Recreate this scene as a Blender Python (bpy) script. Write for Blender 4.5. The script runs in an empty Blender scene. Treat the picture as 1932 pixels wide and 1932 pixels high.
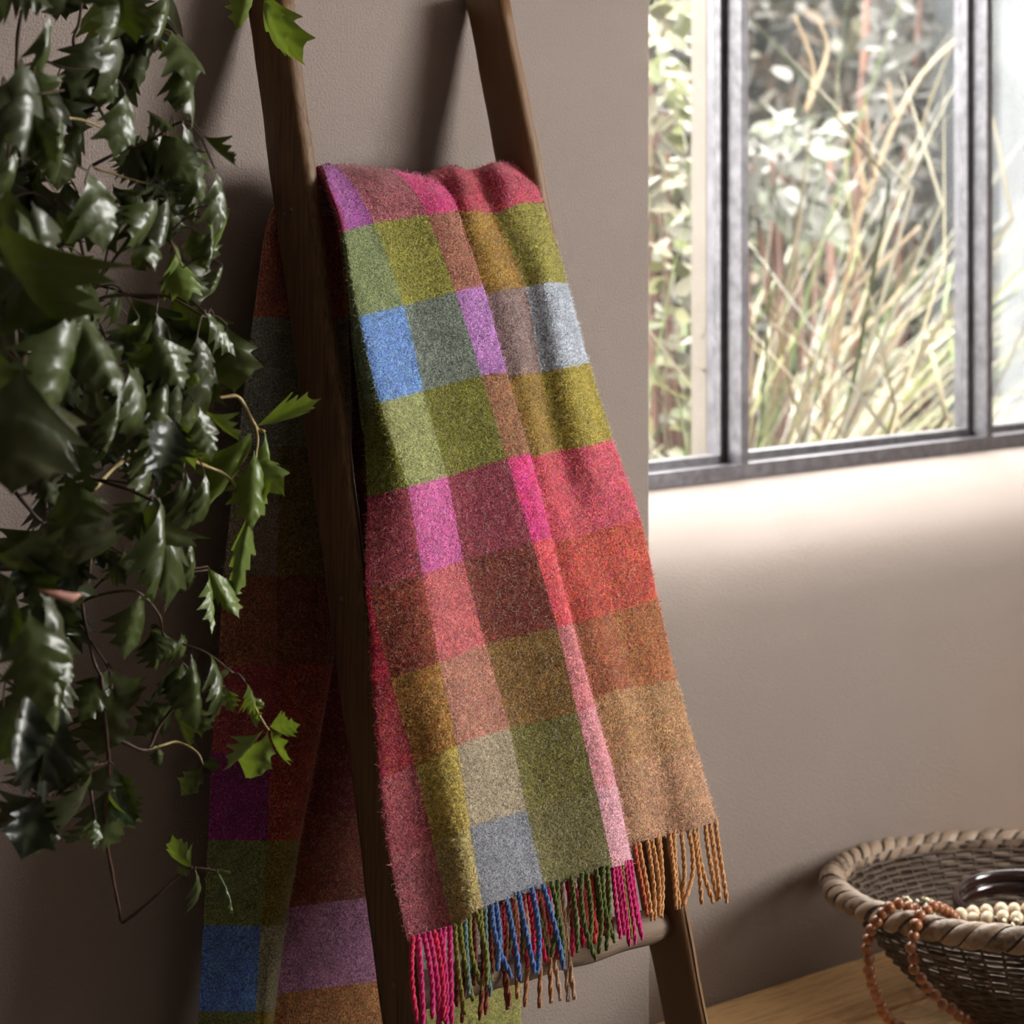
import bpy, bmesh, math, random
import numpy as np
from mathutils import Vector, Matrix
random.seed(7); rng = np.random.default_rng(11)
SC = bpy.context.scene; COL = SC.collection
# ------------------------------------------------------------------ camera, world, lights, exposure
F = 4600.0; TH = math.atan2(5254, F); CS, SN = math.cos(TH), math.sin(TH); CAMZ = 1.65; CAMY = -2.4
cd = bpy.data.cameras.new('camera'); cam = bpy.data.objects.new('camera', cd); COL.objects.link(cam); SC.camera = cam
cam.location = (0, CAMY, CAMZ); cam.rotation_euler = (math.pi/2, 0, math.atan2(SN, CS) - math.pi/2)
cd.sensor_width = 36; cd.lens = F/1932*36; cd.shift_y = -630/1932; cd.clip_start = 0.05
cd.dof.use_dof = True; cd.dof.focus_distance = 2.82; cd.dof.aperture_fstop = 5.6
SC.view_settings.view_transform = 'Standard'; SC.view_settings.look = 'None'; SC.view_settings.exposure = 0.0; SC.view_settings.gamma = 1
SC.view_settings.use_curve_mapping = False
w = bpy.data.worlds.new('overcast'); SC.world = w; w.use_nodes = True
bg = w.node_tree.nodes['Background']; bg.inputs[0].default_value = (1.0, .975, .94, 1); bg.inputs[1].default_value = 25
try:
    SC.cycles.use_denoising = True; SC.cycles.max_bounces = 10; SC.cycles.transparent_max_bounces = 16; SC.cycles.caustics_reflective = False
    SC.cycles.sample_clamp_indirect = 6
except Exception: pass
# daylight entering by the big window of the right hand wall
ld = bpy.data.lights.new('window_daylight', 'AREA'); lo = bpy.data.objects.new('window_daylight', ld); COL.objects.link(lo)
ld.shape = 'RECTANGLE'; ld.size = 1.3; ld.size_y = 1.15; ld.energy = 76; ld.color = (1.0, .965, .92)
lo.location = (4.17, -2.35, 2.0)
lo.rotation_euler = (Vector((1.6, -.1, 1.25)) - Vector(lo.location)).to_track_quat('-Z', 'Y').to_euler()
# ------------------------------------------------------------------ projection helpers (camera ray meets a real plane)
O = Vector((0, CAMY, CAMZ))
def ray(px, py):
    u = (px-966)/F; v = -(py-336)/F
    return Vector((CS+u*SN, SN-u*CS, v))
def hitY(px, py, Y): d = ray(px, py); return O + d*((Y-O.y)/d.y)
def hitZ(px, py, Z): d = ray(px, py); return O + d*((Z-O.z)/d.z)
def atD(px, py, D): return O + ray(px, py)*D
K = 0.25; KN = math.sqrt(1+K*K)
LN = Vector((0, -1, K))/KN                                    # outward normal of the leaning ladder
LADR0 = -.0745 - K*1.88
def hitN(px, py, n):
    d = ray(px, py); c = LADR0 - n*KN
    return O + d*((c-(O.y-K*O.z))/(d.y-K*d.z))
# ------------------------------------------------------------------ object helpers
def link(name, me, mat=None, parent=None):
    o = bpy.data.objects.new(name, me); COL.objects.link(o)
    if mat is not None and me is not None and len(me.materials) == 0: me.materials.append(mat)
    if parent is not None: o.parent = parent
    return o
def tag(o, label=None, cat=None, group=None, kind=None):
    if label: o['label'] = label
    if cat: o['category'] = cat
    if group: o['group'] = group
    if kind: o['kind'] = kind
    return o
def thing(name, label, cat, group=None, loc=(0, 0, 0)):
    o = bpy.data.objects.new(name, None); COL.objects.link(o); o.location = loc; o.empty_display_size = .05
    return tag(o, label, cat, group)
def mesh(name, V, Fc, smooth=True):
    me = bpy.data.meshes.new(name); me.from_pydata([tuple(v) for v in V], [], Fc); me.update()
    if smooth: me.polygons.foreach_set('use_smooth', [True]*len(me.polygons))
    return me
class MB:
    def __init__(s): s.v = []; s.f = []
    def add(s, V, Fc):
        n = len(s.v); s.v += [tuple(v) for v in V]; s.f += [tuple(i+n for i in f) for f in Fc]
    def box(s, a, b):
        x0, y0, z0 = a; x1, y1, z1 = b
        V = [(x0,y0,z0),(x1,y0,z0),(x1,y1,z0),(x0,y1,z0),(x0,y0,z1),(x1,y0,z1),(x1,y1,z1),(x0,y1,z1)]
        s.add(V, [(0,3,2,1),(4,5,6,7),(0,1,5,4),(1,2,6,5),(2,3,7,6),(3,0,4,7)])
    def tube(s, P, R, sides=6, cap=True):
        P = [Vector(p) for p in P]; n = len(P)
        if not hasattr(R, '__len__'): R = [R]*n
        V = []; up = Vector((.13, .21, 1))
        t0 = (P[1]-P[0]).normalized(); nx = t0.cross(up)
        if nx.length < 1e-4: nx = t0.cross(Vector((1, 0, 0)))
        nx.normalize()
        for i in range(n):
            t = (P[min(i+1, n-1)]-P[max(i-1, 0)])
            t = t.normalized() if t.length > 1e-9 else t0
            nx = (nx - t*nx.dot(t)); nx = nx.normalized() if nx.length > 1e-6 else t.orthogonal().normalized()
            ny = t.cross(nx)
            for k in range(sides):
                a = 2*math.pi*k/sides; V.append(P[i]+nx*(math.cos(a)*R[i])+ny*(math.sin(a)*R[i]))
        Fc = [(i*sides+k, i*sides+(k+1) % sides, (i+1)*sides+(k+1) % sides, (i+1)*sides+k) for i in range(n-1) for k in range(sides)]
        if cap: Fc += [tuple(range(sides))[::-1], tuple((n-1)*sides+k for k in range(sides))]
        s.add(V, Fc)
    def build(s, name, mat, parent=None, smooth=False): return link(name, mesh(name, s.v, s.f, smooth), mat, parent)
def box(name, a, b, mat, parent=None, bev=0):
    m = MB(); m.box(a, b); o = m.build(name, mat, parent)
    if bev:
        md = o.modifiers.new('bevel', 'BEVEL'); md.width = bev; md.segments = 2
    return o
def struct(o): o['kind'] = 'structure'; return o
def cr(P, m):                                                  # catmull-rom resample of an array along axis 0
    P = np.asarray(P, float); n = len(P)
    E = np.concatenate([[2*P[0]-P[1]], P, [2*P[-1]-P[-2]]]); out = []
    for i in range(n-1):
        p0, p1, p2, p3 = E[i], E[i+1], E[i+2], E[i+3]
        for k in range(m):
            t = k/m
            out.append(.5*((2*p1)+(-p0+p2)*t+(2*p0-5*p1+4*p2-p3)*t*t+(-p0+3*p1-3*p2+p3)*t**3))
    out.append(P[-1]); return np.array(out)
def lin(c, g=1.0):
    r = []
    for x in c:
        x = x/255; r.append((x/12.92 if x <= .04045 else ((x+.055)/1.055)**2.4)*g)
    return r
# ------------------------------------------------------------------ materials
def nm(name):
    m = bpy.data.materials.new(name); m.use_nodes = True; nt = m.node_tree
    return m, nt, nt.nodes['Principled BSDF'], nt.nodes.new, nt.links.new
def ramp(nt, stops):
    r = nt.nodes.new('ShaderNodeValToRGB'); e = r.color_ramp.elements
    while len(e) < len(stops): e.new(.5)
    for i, (p, c) in enumerate(stops): e[i].position = p; e[i].color = (*c, 1)
    return r
def simple(name, col, rough=.6, var=.15, scale=20, bump=0, bscale=None, spec=.5, metal=0, stretch=None):
    m, nt, b, N, L = nm(name)
    tc = N('ShaderNodeTexCoord'); src = tc.outputs['Object']
    if stretch:
        mp = N('ShaderNodeMapping'); mp.inputs['Scale'].default_value = stretch; L(src, mp.inputs[0]); src = mp.outputs[0]
    n = N('ShaderNodeTexNoise'); n.inputs['Scale'].default_value = scale; n.inputs['Detail'].default_value = 6; L(src, n.inputs[0])
    c = lin(col) if max(col) > 1 else col
    r = ramp(nt, [(.3, [x*(1-var) for x in c]), (.7, [min(1, x*(1+var)) for x in c])]); L(n.outputs[0], r.inputs[0]); L(r.outputs[0], b.inputs['Base Color'])
    b.inputs['Roughness'].default_value = rough; b.inputs['Specular IOR Level'].default_value = spec; b.inputs['Metallic'].default_value = metal
    if bump:
        n2 = N('ShaderNodeTexNoise'); n2.inputs['Scale'].default_value = bscale or scale*4; n2.inputs['Detail'].default_value = 3; L(src, n2.inputs[0])
        bp = N('ShaderNodeBump'); bp.inputs['Strength'].default_value = bump; bp.inputs['Distance'].default_value = .002; L(n2.outputs[0], bp.inputs['Height']); L(bp.outputs[0], b.inputs['Normal'])
    return m
M = {}
M['wall'] = simple('taupe_plaster', (.240, .196, .172), .75, .04, 3, .8, 330, .25)
M['floor'] = simple('floor_wood', (.13, .10, .07), .5, .2, 6)
M['pale'] = simple('pale_wall_paint', (.30, .26, .23), .85, .03, 3)
M['ceiling'] = simple('ceiling_paint', (.32, .29, .26), .9, .03, 3)
M['frame'] = simple('steel_frame_paint', (.15, .143, .155), .36, .3, 45, .3, 160, metal=.65)
def wood(name, a, b_, scale=(1, 1, 1), rough=.55, gs=60, bump=.4, rot=None):
    m, nt, b, N, L = nm(name)
    tc = N('ShaderNodeTexCoord'); mp = N('ShaderNodeMapping'); mp.inputs['Scale'].default_value = scale; L(tc.outputs['Object'], mp.inputs[0])
    if rot: mp.inputs['Rotation'].default_value = rot
    n = N('ShaderNodeTexNoise'); n.inputs['Scale'].default_value = gs; n.inputs['Detail'].default_value = 8; n.inputs['Distortion'].default_value = .6; L(mp.outputs[0], n.inputs[0])
    n3 = N('ShaderNodeTexNoise'); n3.inputs['Scale'].default_value = 5; L(tc.outputs['Object'], n3.inputs[0])
    ad = N('ShaderNodeMath'); ad.operation = 'MULTIPLY_ADD'; ad.inputs[1].default_value = .35; L(n3.outputs[0], ad.inputs[0]); L(n.outputs[0], ad.inputs[2])
    oi = N('ShaderNodeObjectInfo'); ad2 = N('ShaderNodeMath'); ad2.operation = 'MULTIPLY_ADD'; ad2.inputs[1].default_value = .5; L(oi.outputs['Random'], ad2.inputs[0]); L(ad.outputs[0], ad2.inputs[2])
    r = ramp(nt, [(.5, lin(a) if max(a) > 1 else a), (.95, lin(b_) if max(b_) > 1 else b_)]); L(ad2.outputs[0], r.inputs[0]); L(r.outputs[0], b.inputs['Base Color'])
    b.inputs['Roughness'].default_value = rough; b.inputs['Specular IOR Level'].default_value = .35
    bp = N('ShaderNodeBump'); bp.inputs['Strength'].default_value = bump; bp.inputs['Distance'].default_value = .0015; L(n.outputs[0], bp.inputs['Height']); L(bp.outputs[0], b.inputs['Normal'])
    return m
M['rail'] = wood('dark_rail_wood', (.030, .015, .006), (.155, .082, .036), (9, 9, .35), .5, 28)
M['rung'] = wood('weathered_rung_wood', (.05, .033, .024), (.20, .14, .10), (.5, 9, 9), .7, 26, .9)
M['stave'] = wood('butcher_block_wood', (.40, .20, .07), (.95, .64, .31), (1.2, 14, 14), .4, 12, .15)
M['benchframe'] = wood('bench_wood', (.17, .09, .04), (.4, .25, .12), (1, 8, 8))
M['bead'] = simple('brown_wood_bead', (.25, .092, .035), .35, .35, 60, spec=.5)
M['ivory'] = simple('ivory_bead', (.74, .60, .42), .3, .12, 60)
M['cream'] = simple('cream_shell', (.80, .72, .50), .4, .15, 90)
M['bangle'] = simple('dark_red_bangle', (.020, .007, .006), .12, .3, 20, spec=.8)
M['cord'] = simple('cord', (.10, .05, .03), .8)
M['rattan'] = simple('brown_rattan', (.085, .060, .043), .6, .5, 60, .6, 200, .35)
M['rattan2'] = wood('rim_rattan', (.07, .046, .032), (.30, .22, .16), (3, 3, 3), .45, 40, .8)
M['screw'] = simple('dull_screw', (.16, .14, .12), .5, .3, 200, metal=.6)
def wool(name, attr='Col', fibre=False):
    m, nt, b, N, L = nm(name)
    at = N('ShaderNodeAttribute'); at.attribute_name = attr
    b.inputs['Roughness'].default_value = .95; b.inputs['Specular IOR Level'].default_value = .1
    b.inputs['Sheen Weight'].default_value = .25; b.inputs['Sheen Roughness'].default_value = .5
    if fibre:
        L(at.outputs['Color'], b.inputs['Base Color']); return m
    tc = N('ShaderNodeTexCoord')
    n = N('ShaderNodeTexNoise'); n.inputs['Scale'].default_value = 520; n.inputs['Detail'].default_value = 3; L(tc.outputs['Object'], n.inputs[0])
    n2 = N('ShaderNodeTexNoise'); n2.inputs['Scale'].default_value = 40; n2.inputs['Detail'].default_value = 4; L(tc.outputs['Object'], n2.inputs[0])
    r = ramp(nt, [(.34, (.32, .32, .34)), (.52, (.9, .9, .9)), (.68, (1.9, 1.85, 1.75))]); L(n.outputs[0], r.inputs[0])
    r2 = ramp(nt, [(.35, (.8, .8, .8)), (.65, (1.2, 1.2, 1.2))]); L(n2.outputs[0], r2.inputs[0])
    mx = N('ShaderNodeMix'); mx.data_type = 'RGBA'; mx.blend_type = 'MULTIPLY'; mx.inputs[0].default_value = 1; L(at.outputs['Color'], mx.inputs[6]); L(r.outputs[0], mx.inputs[7])
    mx2 = N('ShaderNodeMix'); mx2.data_type = 'RGBA'; mx2.blend_type = 'MULTIPLY'; mx2.inputs[0].default_value = 1; L(mx.outputs[2], mx2.inputs[6]); L(r2.outputs[0], mx2.inputs[7])
    # mixed-in yarn of another hue, as tweedy wool has
    nz = N('ShaderNodeTexNoise'); nz.inputs['Scale'].default_value = 300; nz.inputs['Detail'].default_value = 2; L(tc.outputs['Object'], nz.inputs[0])
    hs = N('ShaderNodeHueSaturation'); L(mx2.outputs[2], hs.inputs['Color'])
    mr = N('ShaderNodeMapRange'); mr.inputs['From Min'].default_value = .3; mr.inputs['From Max'].default_value = .7; mr.inputs['To Min'].default_value = .46; mr.inputs['To Max'].default_value = .54; L(nz.outputs[0], mr.inputs[0]); L(mr.outputs[0], hs.inputs['Hue'])
    L(hs.outputs[0], b.inputs['Base Color'])
    bp = N('ShaderNodeBump'); bp.inputs['Strength'].default_value = .6; bp.inputs['Distance'].default_value = .002; L(n.outputs[0], bp.inputs['Height']); L(bp.outputs[0], b.inputs['Normal'])
    return m
M['wool'] = wool('tweed_wool'); M['fibre'] = wool('wool_fibre', fibre=True)
def leafmat(name, col, back, rough=.3, tr=.35, coat=.0):
    m, nt, b, N, L = nm(name)
    tc = N('ShaderNodeTexCoord'); oi = N('ShaderNodeObjectInfo')
    n = N('ShaderNodeTexNoise'); n.inputs['Scale'].default_value = 3; n.inputs['Detail'].default_value = 5; L(tc.outputs['Object'], n.inputs[0])
    at = N('ShaderNodeAttribute'); at.attribute_name = 'vein'
    r = ramp(nt, [(.3, [x*.65 for x in col]), (.7, [x*1.35 for x in col])]); L(n.outputs[0], r.inputs[0])
    g = N('ShaderNodeNewGeometry')
    bk = N('ShaderNodeMix'); bk.data_type = 'RGBA'; L(g.outputs['Backfacing'], bk.inputs[0]); L(r.outputs[0], bk.inputs[6]); bk.inputs[7].default_value = (*back, 1)
    vm = N('ShaderNodeMix'); vm.data_type = 'RGBA'; L(at.outputs['Fac'], vm.inputs[0]); L(bk.outputs[2], vm.inputs[6]); vm.inputs[7].default_value = (*[x*1.5+.02 for x in back], 1)
    L(vm.outputs[2], b.inputs['Base Color']); b.inputs['Roughness'].default_value = rough; b.inputs['Specular IOR Level'].default_value = .6
    n2 = N('ShaderNodeTexNoise'); n2.inputs['Scale'].default_value = 4; L(tc.outputs['Object'], n2.inputs[0])
    bp = N('ShaderNodeBump'); bp.inputs['Strength'].default_value = .2; bp.inputs['Distance'].default_value = .012; L(n2.outputs[0], bp.inputs['Height']); L(bp.outputs[0], b.inputs['Normal'])
    t = N('ShaderNodeBsdfTranslucent'); t.inputs[0].default_value = (back[0]*1.6, back[1]*1.6, back[2]*.6, 1)
    ms = N('ShaderNodeMixShader'); ms.inputs[0].default_value = tr; out = nt.nodes['Material Output']
    L(b.outputs[0], ms.inputs[1]); L(t.outputs[0], ms.inputs[2]); L(ms.outputs[0], out.inputs[0])
    return m
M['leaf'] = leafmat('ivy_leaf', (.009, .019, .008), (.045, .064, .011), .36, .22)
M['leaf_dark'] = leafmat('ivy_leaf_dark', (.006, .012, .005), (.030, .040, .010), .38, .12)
M['leaf_young'] = leafmat('ivy_leaf_young', (.08, .125, .032), (.14, .20, .04), .4, .35)
M['stem'] = simple('ivy_stem', (.06, .030, .015), .6, .4, 60)
M['stem_young'] = simple('ivy_young_stem', (.33, .25, .10), .6, .3, 60)
M['stem_dry'] = simple('dried_tip', (.35, .16, .12), .6, .3, 60)
# glass: clear pane with a breath of dust
def glass(name, dust, dcol=(.75, .78, .8)):
    m, nt, b, N, L = nm(name); nt.nodes.remove(b); out = nt.nodes['Material Output']
    tr = N('ShaderNodeBsdfTransparent'); tr.inputs[0].default_value = (.97, .98, .98, 1)
    gl = N('ShaderNodeBsdfGlossy'); gl.inputs['Roughness'].default_value = .02
    m1 = N('ShaderNodeMixShader'); m1.inputs[0].default_value = .035; L(tr.outputs[0], m1.inputs[1]); L(gl.outputs[0], m1.inputs[2])
    df = N('ShaderNodeBsdfTranslucent'); df.inputs[0].default_value = (*dcol, 1)
    tc = N('ShaderNodeTexCoord'); n = N('ShaderNodeTexNoise'); n.inputs['Scale'].default_value = 9; n.inputs['Detail'].default_value = 8; L(tc.outputs['Object'], n.inputs[0])
    mr = N('ShaderNodeMapRange'); mr.inputs['From Min'].default_value = .35; mr.inputs['From Max'].default_value = .75; mr.inputs['To Min'].default_value = dust*.5; mr.inputs['To Max'].default_value = dust*1.6; L(n.outputs[0], mr.inputs[0])
    m2 = N('ShaderNodeMixShader'); L(mr.outputs[0], m2.inputs[0]); L(m1.outputs[0], m2.inputs[1]); L(df.outputs[0], m2.inputs[2]); L(m2.outputs[0], out.inputs[0])
    return m
M['glass'] = glass('window_glass', .006); M['glass_dusty'] = glass('dusty_glass', .018)
# ------------------------------------------------------------------ room shell
XE = hitY(1225.5, 966, 0).x                                        # right edge of the plastered pier
YR = .06; YW = .38; YO = .50; WX1 = 4.12; CEIL = 2.7
struct(box('wall_back', (-1.7, 0, 0), (XE, YO, CEIL), M['wall'], bev=.003))
def recess():
    zt = hitY(1230, 923, YW).z
    prof = [(YR, 0), (YR, zt-.40), (YR, zt-.26)]
    P = cr([(YR, zt-.235), (YR+.003, zt-.185), (YR+.020, zt-.130), (YR+.065, zt-.077), (YR+.135, zt-.040), (YR+.22, zt-.016), (YW+.005, zt+.001)], 7)
    prof += [tuple(p) for p in P] + [(YO, zt+.001), (YO, 0)]
    V = []; n = len(prof)
    for x in (XE, 4.2):
        V += [(x, p[0], p[1]) for p in prof]
    Fc = [(i, i+1, n+i+1, n+i) for i in range(n-1)] + [(n-1, 0, n, 2*n-1)]
    return struct(link('wall_window', mesh('wall_window', V, Fc, True), M['wall']))
recess()
ZT = hitY(1230, 923, YW).z
struct(box('wall_lintel', (XE, YR, 2.34), (4.2, YO, CEIL), M['wall']))
struct(box('floor', (-1.7, -4.6, -.08), (4.2, YO, 0), M['floor']))
struct(box('ceiling', (-1.75, -4.6, CEIL), (4.45, YO+.05, CEIL+.1), M['ceiling']))
struct(box('wall_left', (-1.8, -4.6, 0), (-1.7, YO, CEIL), M['pale']))
struct(box('wall_front', (-1.8, -4.7, 0), (4.4, -4.6, CEIL), M['pale']))
m = MB()
for a, b in (((4.2, -4.6, 0), (4.4, YO, 1.35)), ((4.2, -4.6, 2.6), (4.4, YO, CEIL)), ((4.2, -4.6, 1.35), (4.4, -3.1, 2.6)), ((4.2, -1.6, 1.35), (4.4, YO, 2.6))): m.box(a, b)
struct(m.build('wall_right', M['wall']))
# ------------------------------------------------------------------ window
win = bpy.data.objects.new('window_1', None); COL.objects.link(win); struct(win)
zf1 = hitY(1230, 895, YW).z; z_in = zf1 + .012
xm1 = hitY(1412, 600, YW).x; xm2 = hitY(1873, 600, YW).x; MWD = .0175; ST = .034
gly = YW + ST + .012
def prism_profile(m, pts, x0, x1):
    n = len(pts); V = [(x, y, z) for x in (x0, x1) for y, z in pts]
    m.add(V, [(i, (i+1) % n, n+(i+1) % n, n+i) for i in range(n)] + [tuple(range(n))[::-1], tuple(range(n, 2*n))])
m = MB(); m.box((XE, YW, ZT), (WX1, YW+ST, zf1)); m.build('bottom_rail', M['frame'], win)
m = MB(); m.box((XE, YW+ST, ZT), (WX1, YW+ST+.03, zf1+.013)); m.build('bottom_stop', M['frame'], win)
m = MB(); m.box((XE, YW, 2.27), (WX1, YW+.06, 2.34)); m.build('top_rail', M['frame'], win)
for xm in (xm1, xm2, xm2+(xm2-xm1)):
    if xm > WX1: break
    m = MB(); m.box((xm-MWD, YW, zf1), (xm, YW+ST, 2.27)); mu = m.build('mullion', M['frame'], win)
    m = MB(); m.box((xm-MWD-.014, YW+ST, zf1+.013), (xm+.004, YW+ST+.03, 2.27)); m.build('glazing_bar', M['frame'], mu)
m = MB(); m.box((XE-.002, YW, ZT), (XE+.03, YW+.06, 2.34)); m.build('jamb', M['frame'], win)
m = MB(); m.box((WX1-.03, YW, ZT), (4.2, YW+.06, 2.34)); m.build('jamb', M['frame'], win)
edges = [XE+.03, xm1-MWD-.014, xm1+.004, xm2-MWD-.014, xm2+.004, WX1-.03]
for i in range(3):
    m = MB(); m.box((edges[2*i], gly, zf1+.013), (edges[2*i+1], gly+.004, 2.27)); p = m.build('pane', M['glass_dusty' if i == 2 else 'glass'], win)
    if i == 2: p['label'] = 'cloudy dusty pane'
# ------------------------------------------------------------------ ladder
lad = thing('ladder', 'dark brown wooden ladder leaning against the taupe wall, carrying the plaid throw', 'ladder', loc=(hitN(700, 960, 0).x, -.5, 0))
bpy.context.view_layer.update()
LI = lad.matrix_world.inverted()
def ladpart(o):
    o.parent = lad; o.matrix_parent_inverse = LI; return o
RD = .070
def rail(ledge, redge, nseg=60):
    # straight silhouettes: back-left corner and front-right corner, solved on their planes
    (lx0, ly0), (lx1, ly1) = ledge; (rx0, ry0), (rx1, ry1) = redge
    A0 = hitN(rx0, ry0, 0); A1 = hitN(rx1, ry1, 0); B0 = hitN(lx0, ly0, -RD); B1 = hitN(lx1, ly1, -RD)
    V = []; Fc = []
    prof = []
    r = .009; cx = [(1, 1), (0, 1), (0, 0), (1, 0)]                # unit corners: u right 1..0, v front 1..0
    def at(z):
        a = (z-A0.z)/(A1.z-A0.z); xr = A0.x+(A1.x-A0.x)*a
        b = (z-B0.z)/(B1.z-B0.z); xl = B0.x+(B1.x-B0.x)*b
        return xl, xr
    zs = np.linspace(1.882, -.0, nseg)
    q = 5
    for j, z in enumerate(zs):
        xl, xr = at(z); wd = xr-xl
        wob = .0009*math.sin(z*23+xl*50)+.0006*math.sin(z*61)
        yb = LADR0 + K*z
        for (u, v, a0) in ((1, 1, 0), (0, 1, 90), (0, 0, 180), (1, 0, 270)):
            cxp = xl+r if u == 0 else xr-r
            cn = -RD+r if v == 0 else -r
            for k in range(q):
                a = math.radians(a0+90*k/(q-1)); x = cxp+math.cos(a)*(r+wob*.6); n = cn+math.sin(a)*(r+wob)
                y = yb - n*KN                                       # horizontal slice of the leaning rail
                V.append((x, y, z))
    m_ = 4*q
    for j in range(nseg-1):
        for k in range(m_): Fc.append((j*m_+k, (j+1)*m_+k, (j+1)*m_+(k+1) % m_, j*m_+(k+1) % m_))
    Fc.append(tuple(range(m_))); Fc.append(tuple((nseg-1)*m_+k for k in range(m_))[::-1])
    o = ladpart(link('rail', mesh('rail', V, Fc, True), M['rail'])); return o, at
railL, atL = rail(((467, 55), (712, 1869)), ((560, 0), (791, 1800)))
railR, atR = rail(((872, 0), (1248, 1931)), ((968, 0), (1344, 1931)))
print('rail widths', [atL(z)[1]-atL(z)[0] for z in (1.8, 1, .7)], [atR(z)[1]-atR(z)[0] for z in (1.8, 1, .7)])
def rung(px, py, r=.019):
    c = hitN(px, py, -RD/2); z = c.z; xa = atL(z)[1]-.006; xb = atR(z)[0]+.006
    P = []; R = []
    for t in np.linspace(0, 1, 40):
        e = min(t, 1-t); P.append((xa+(xb-xa)*t, c.y + .0012*math.sin(t*17), z+.0010*math.sin(t*23+1))); R.append(r*(.70+.30*min(1, math.sin(min(e/.07, 1)*math.pi/2)))*(1+.02*math.sin(t*31)))
    m = MB(); m.tube(P, R, 18); return ladpart(m.build('rung', M['rung'], None, True))
rung(1120, 1778, .0205); rung(800, 374, .015)
m = None
cmid = hitN(950, 1040, -RD/2)
rung(950, 1040, .018)
rung(1100, 2420, .0205)
for px, py in ((537, 406), (550, 396), (645, 1130), (745, 1858)):
    # screw heads sit on the left faces of the left rail
    z = hitN(px, py, -.035).z; x = atL(z)[0]; p = hitN(px, py, -.03)
    d = ray(px, py); t = (x-O.x)/d.x; c = O+d*t
    mm = MB(); mm.tube([(c.x-.0016, c.y, c.z), (c.x+.004, c.y, c.z)], .0032, 10); ladpart(mm.build('screw', M['screw'], None, True))
# ------------------------------------------------------------------ plaid throw
throw = thing('plaid_throw', 'fringed wool throw in pink, green and blue plaid squares, folded over the ladder rung', 'throw', loc=(hitN(850, 330, 0).x, -.2, .0))
bpy.context.view_layer.update(); TI = throw.matrix_world.inverted()
def thpart(o): o.parent = throw; o.matrix_parent_inverse = TI; return o
rows = {
'T':  [(603,319),(604,317),(608,314),(632,312),(732,320),(806,335),(790,338),(850,314),(888,322),(935,308),(980,307)],
'T2': [(614,360),(616,358),(622,352),(668,352),(772,350),(842,362),(815,372),(872,352),(915,352),(965,338),(1007,334)],
'R1': [(643,442),(645,440),(652,436),(705,422),(805,405),(859,398),(830,412),(890,398),(933,402),(985,383),(1025,384)],
'R2': [(662,600),(664,600),(677,597),(761,577),(859,550),(908,540),(880,562),(945,548),(991,542),(1035,533),(1069,535)],
'R3': [(683,768),(686,767),(716,760),(799,738),(908,709),(953,704),(920,722),(985,706),(1020,702),(1070,693),(1109,685)],
'R4': [(694,938),(700,936),(768,919),(843,899),(956,865),(997,857),(960,876),(1015,860),(1050,852),(1105,842),(1153,829)],
'R5': [(696,1112),(699,1112),(797,1084),(874,1058),(1004,1023),(1038,1014),(1000,1035),(1060,1018),(1100,1007),(1150,995),(1205,978)],
'R6': [(704,1290),(737,1279),(829,1250),(916,1216),(1051,1183),(1078,1175),(1035,1195),(1110,1168),(1150,1158),(1195,1143),(1239,1130)],
'R7': [(719,1467),(784,1447),(861,1407),(961,1374),(1089,1344),(1120,1332),(1075,1345),(1150,1305),(1190,1298),(1235,1290),(1275,1283)],
'R8': [(738,1610),(817,1590),(886,1561),(993,1528),(1124,1490),(1160,1480),(1110,1470),(1180,1440),(1225,1430),(1270,1420),(1309,1405)],
'R9': [(774,1775),(853,1754),(910,1712),(1028,1675),(1156,1637),(1190,1630),(1145,1605),(1205,1588),(1255,1577),(1305,1565),(1350,1550)]}
#        L0    C1    C2    C3    C4    C5    F0     Fm    F1    Gm    G
nb =   [.000, .016, .036, .008, .021, .013, -.006, .015, -.002, .016, -.002]
rown = {'T': -1, 'T2': -.5, 'R1': 0, 'R2': 1, 'R3': 1, 'R4': 1, 'R5': 1, 'R6': 1, 'R7': 1, 'R8': 1, 'R9': 1}
grid = []
def rowpts(key, dy=0, nover=None, dx=0):
    out = []; R = rows[key]
    for i, (x, y) in enumerate(R):
        if nover is not None: n = nover + .2*(nb[i]-.01)
        elif key == 'T': n = -.030 + .25*(nb[i]-.01)
        elif key == 'T2': n = -.006 + .9*(nb[i]-.01)
        elif key == 'R1': n = nb[i]*1.0+.001
        elif key in ('R2', 'R3') and i <= 1: n = nb[i]-.010*(1 if i == 1 else 0)
        else: n = nb[i]+.004
        if key in ('R5', 'R6', 'R7', 'R8', 'R9') and i >= 6: n = .008+(n-.008)*.45
        out.append((x+dx, y+dy, n))
    a = out[0]; out = [(a[0]+22, a[1]-6, a[2]-.017), (a[0]+5, a[1]-1, a[2]-.011)] + out   # roll under on the left
    g = out[-1]; out = out + [(g[0]-8, g[1]+1, g[2]-.010), (g[0]-34, g[1]+6, g[2]-.016)]
    # roll under of the front fold (after C5) is inserted
    c5 = out[7]; f0 = out[8]
    out = out[:8] + [(c5[0]-4, c5[1]+2, c5[2]-.009), (c5[0]-26, c5[1]+6, c5[2]-.0155)] + [(f0[0], f0[1], f0[2])] + out[9:]
    return out
grid.append(rowpts('T', 95, -.078, -6)); grid.append(rowpts('T', 16, -.058, -4))
order = ['T', 'T2', 'R1', 'R2', 'R3', 'R4', 'R5', 'R6', 'R7', 'R8', 'R9']
for k_ in order: grid.append(rowpts(k_))
G = np.array(grid)                                                 # rows x cols x 3
SUB = 9
G1 = cr(G, SUB); G2 = np.swapaxes(cr(np.swapaxes(G1, 0, 1), 7), 0, 1)
nr, nc = G2.shape[:2]
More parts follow.
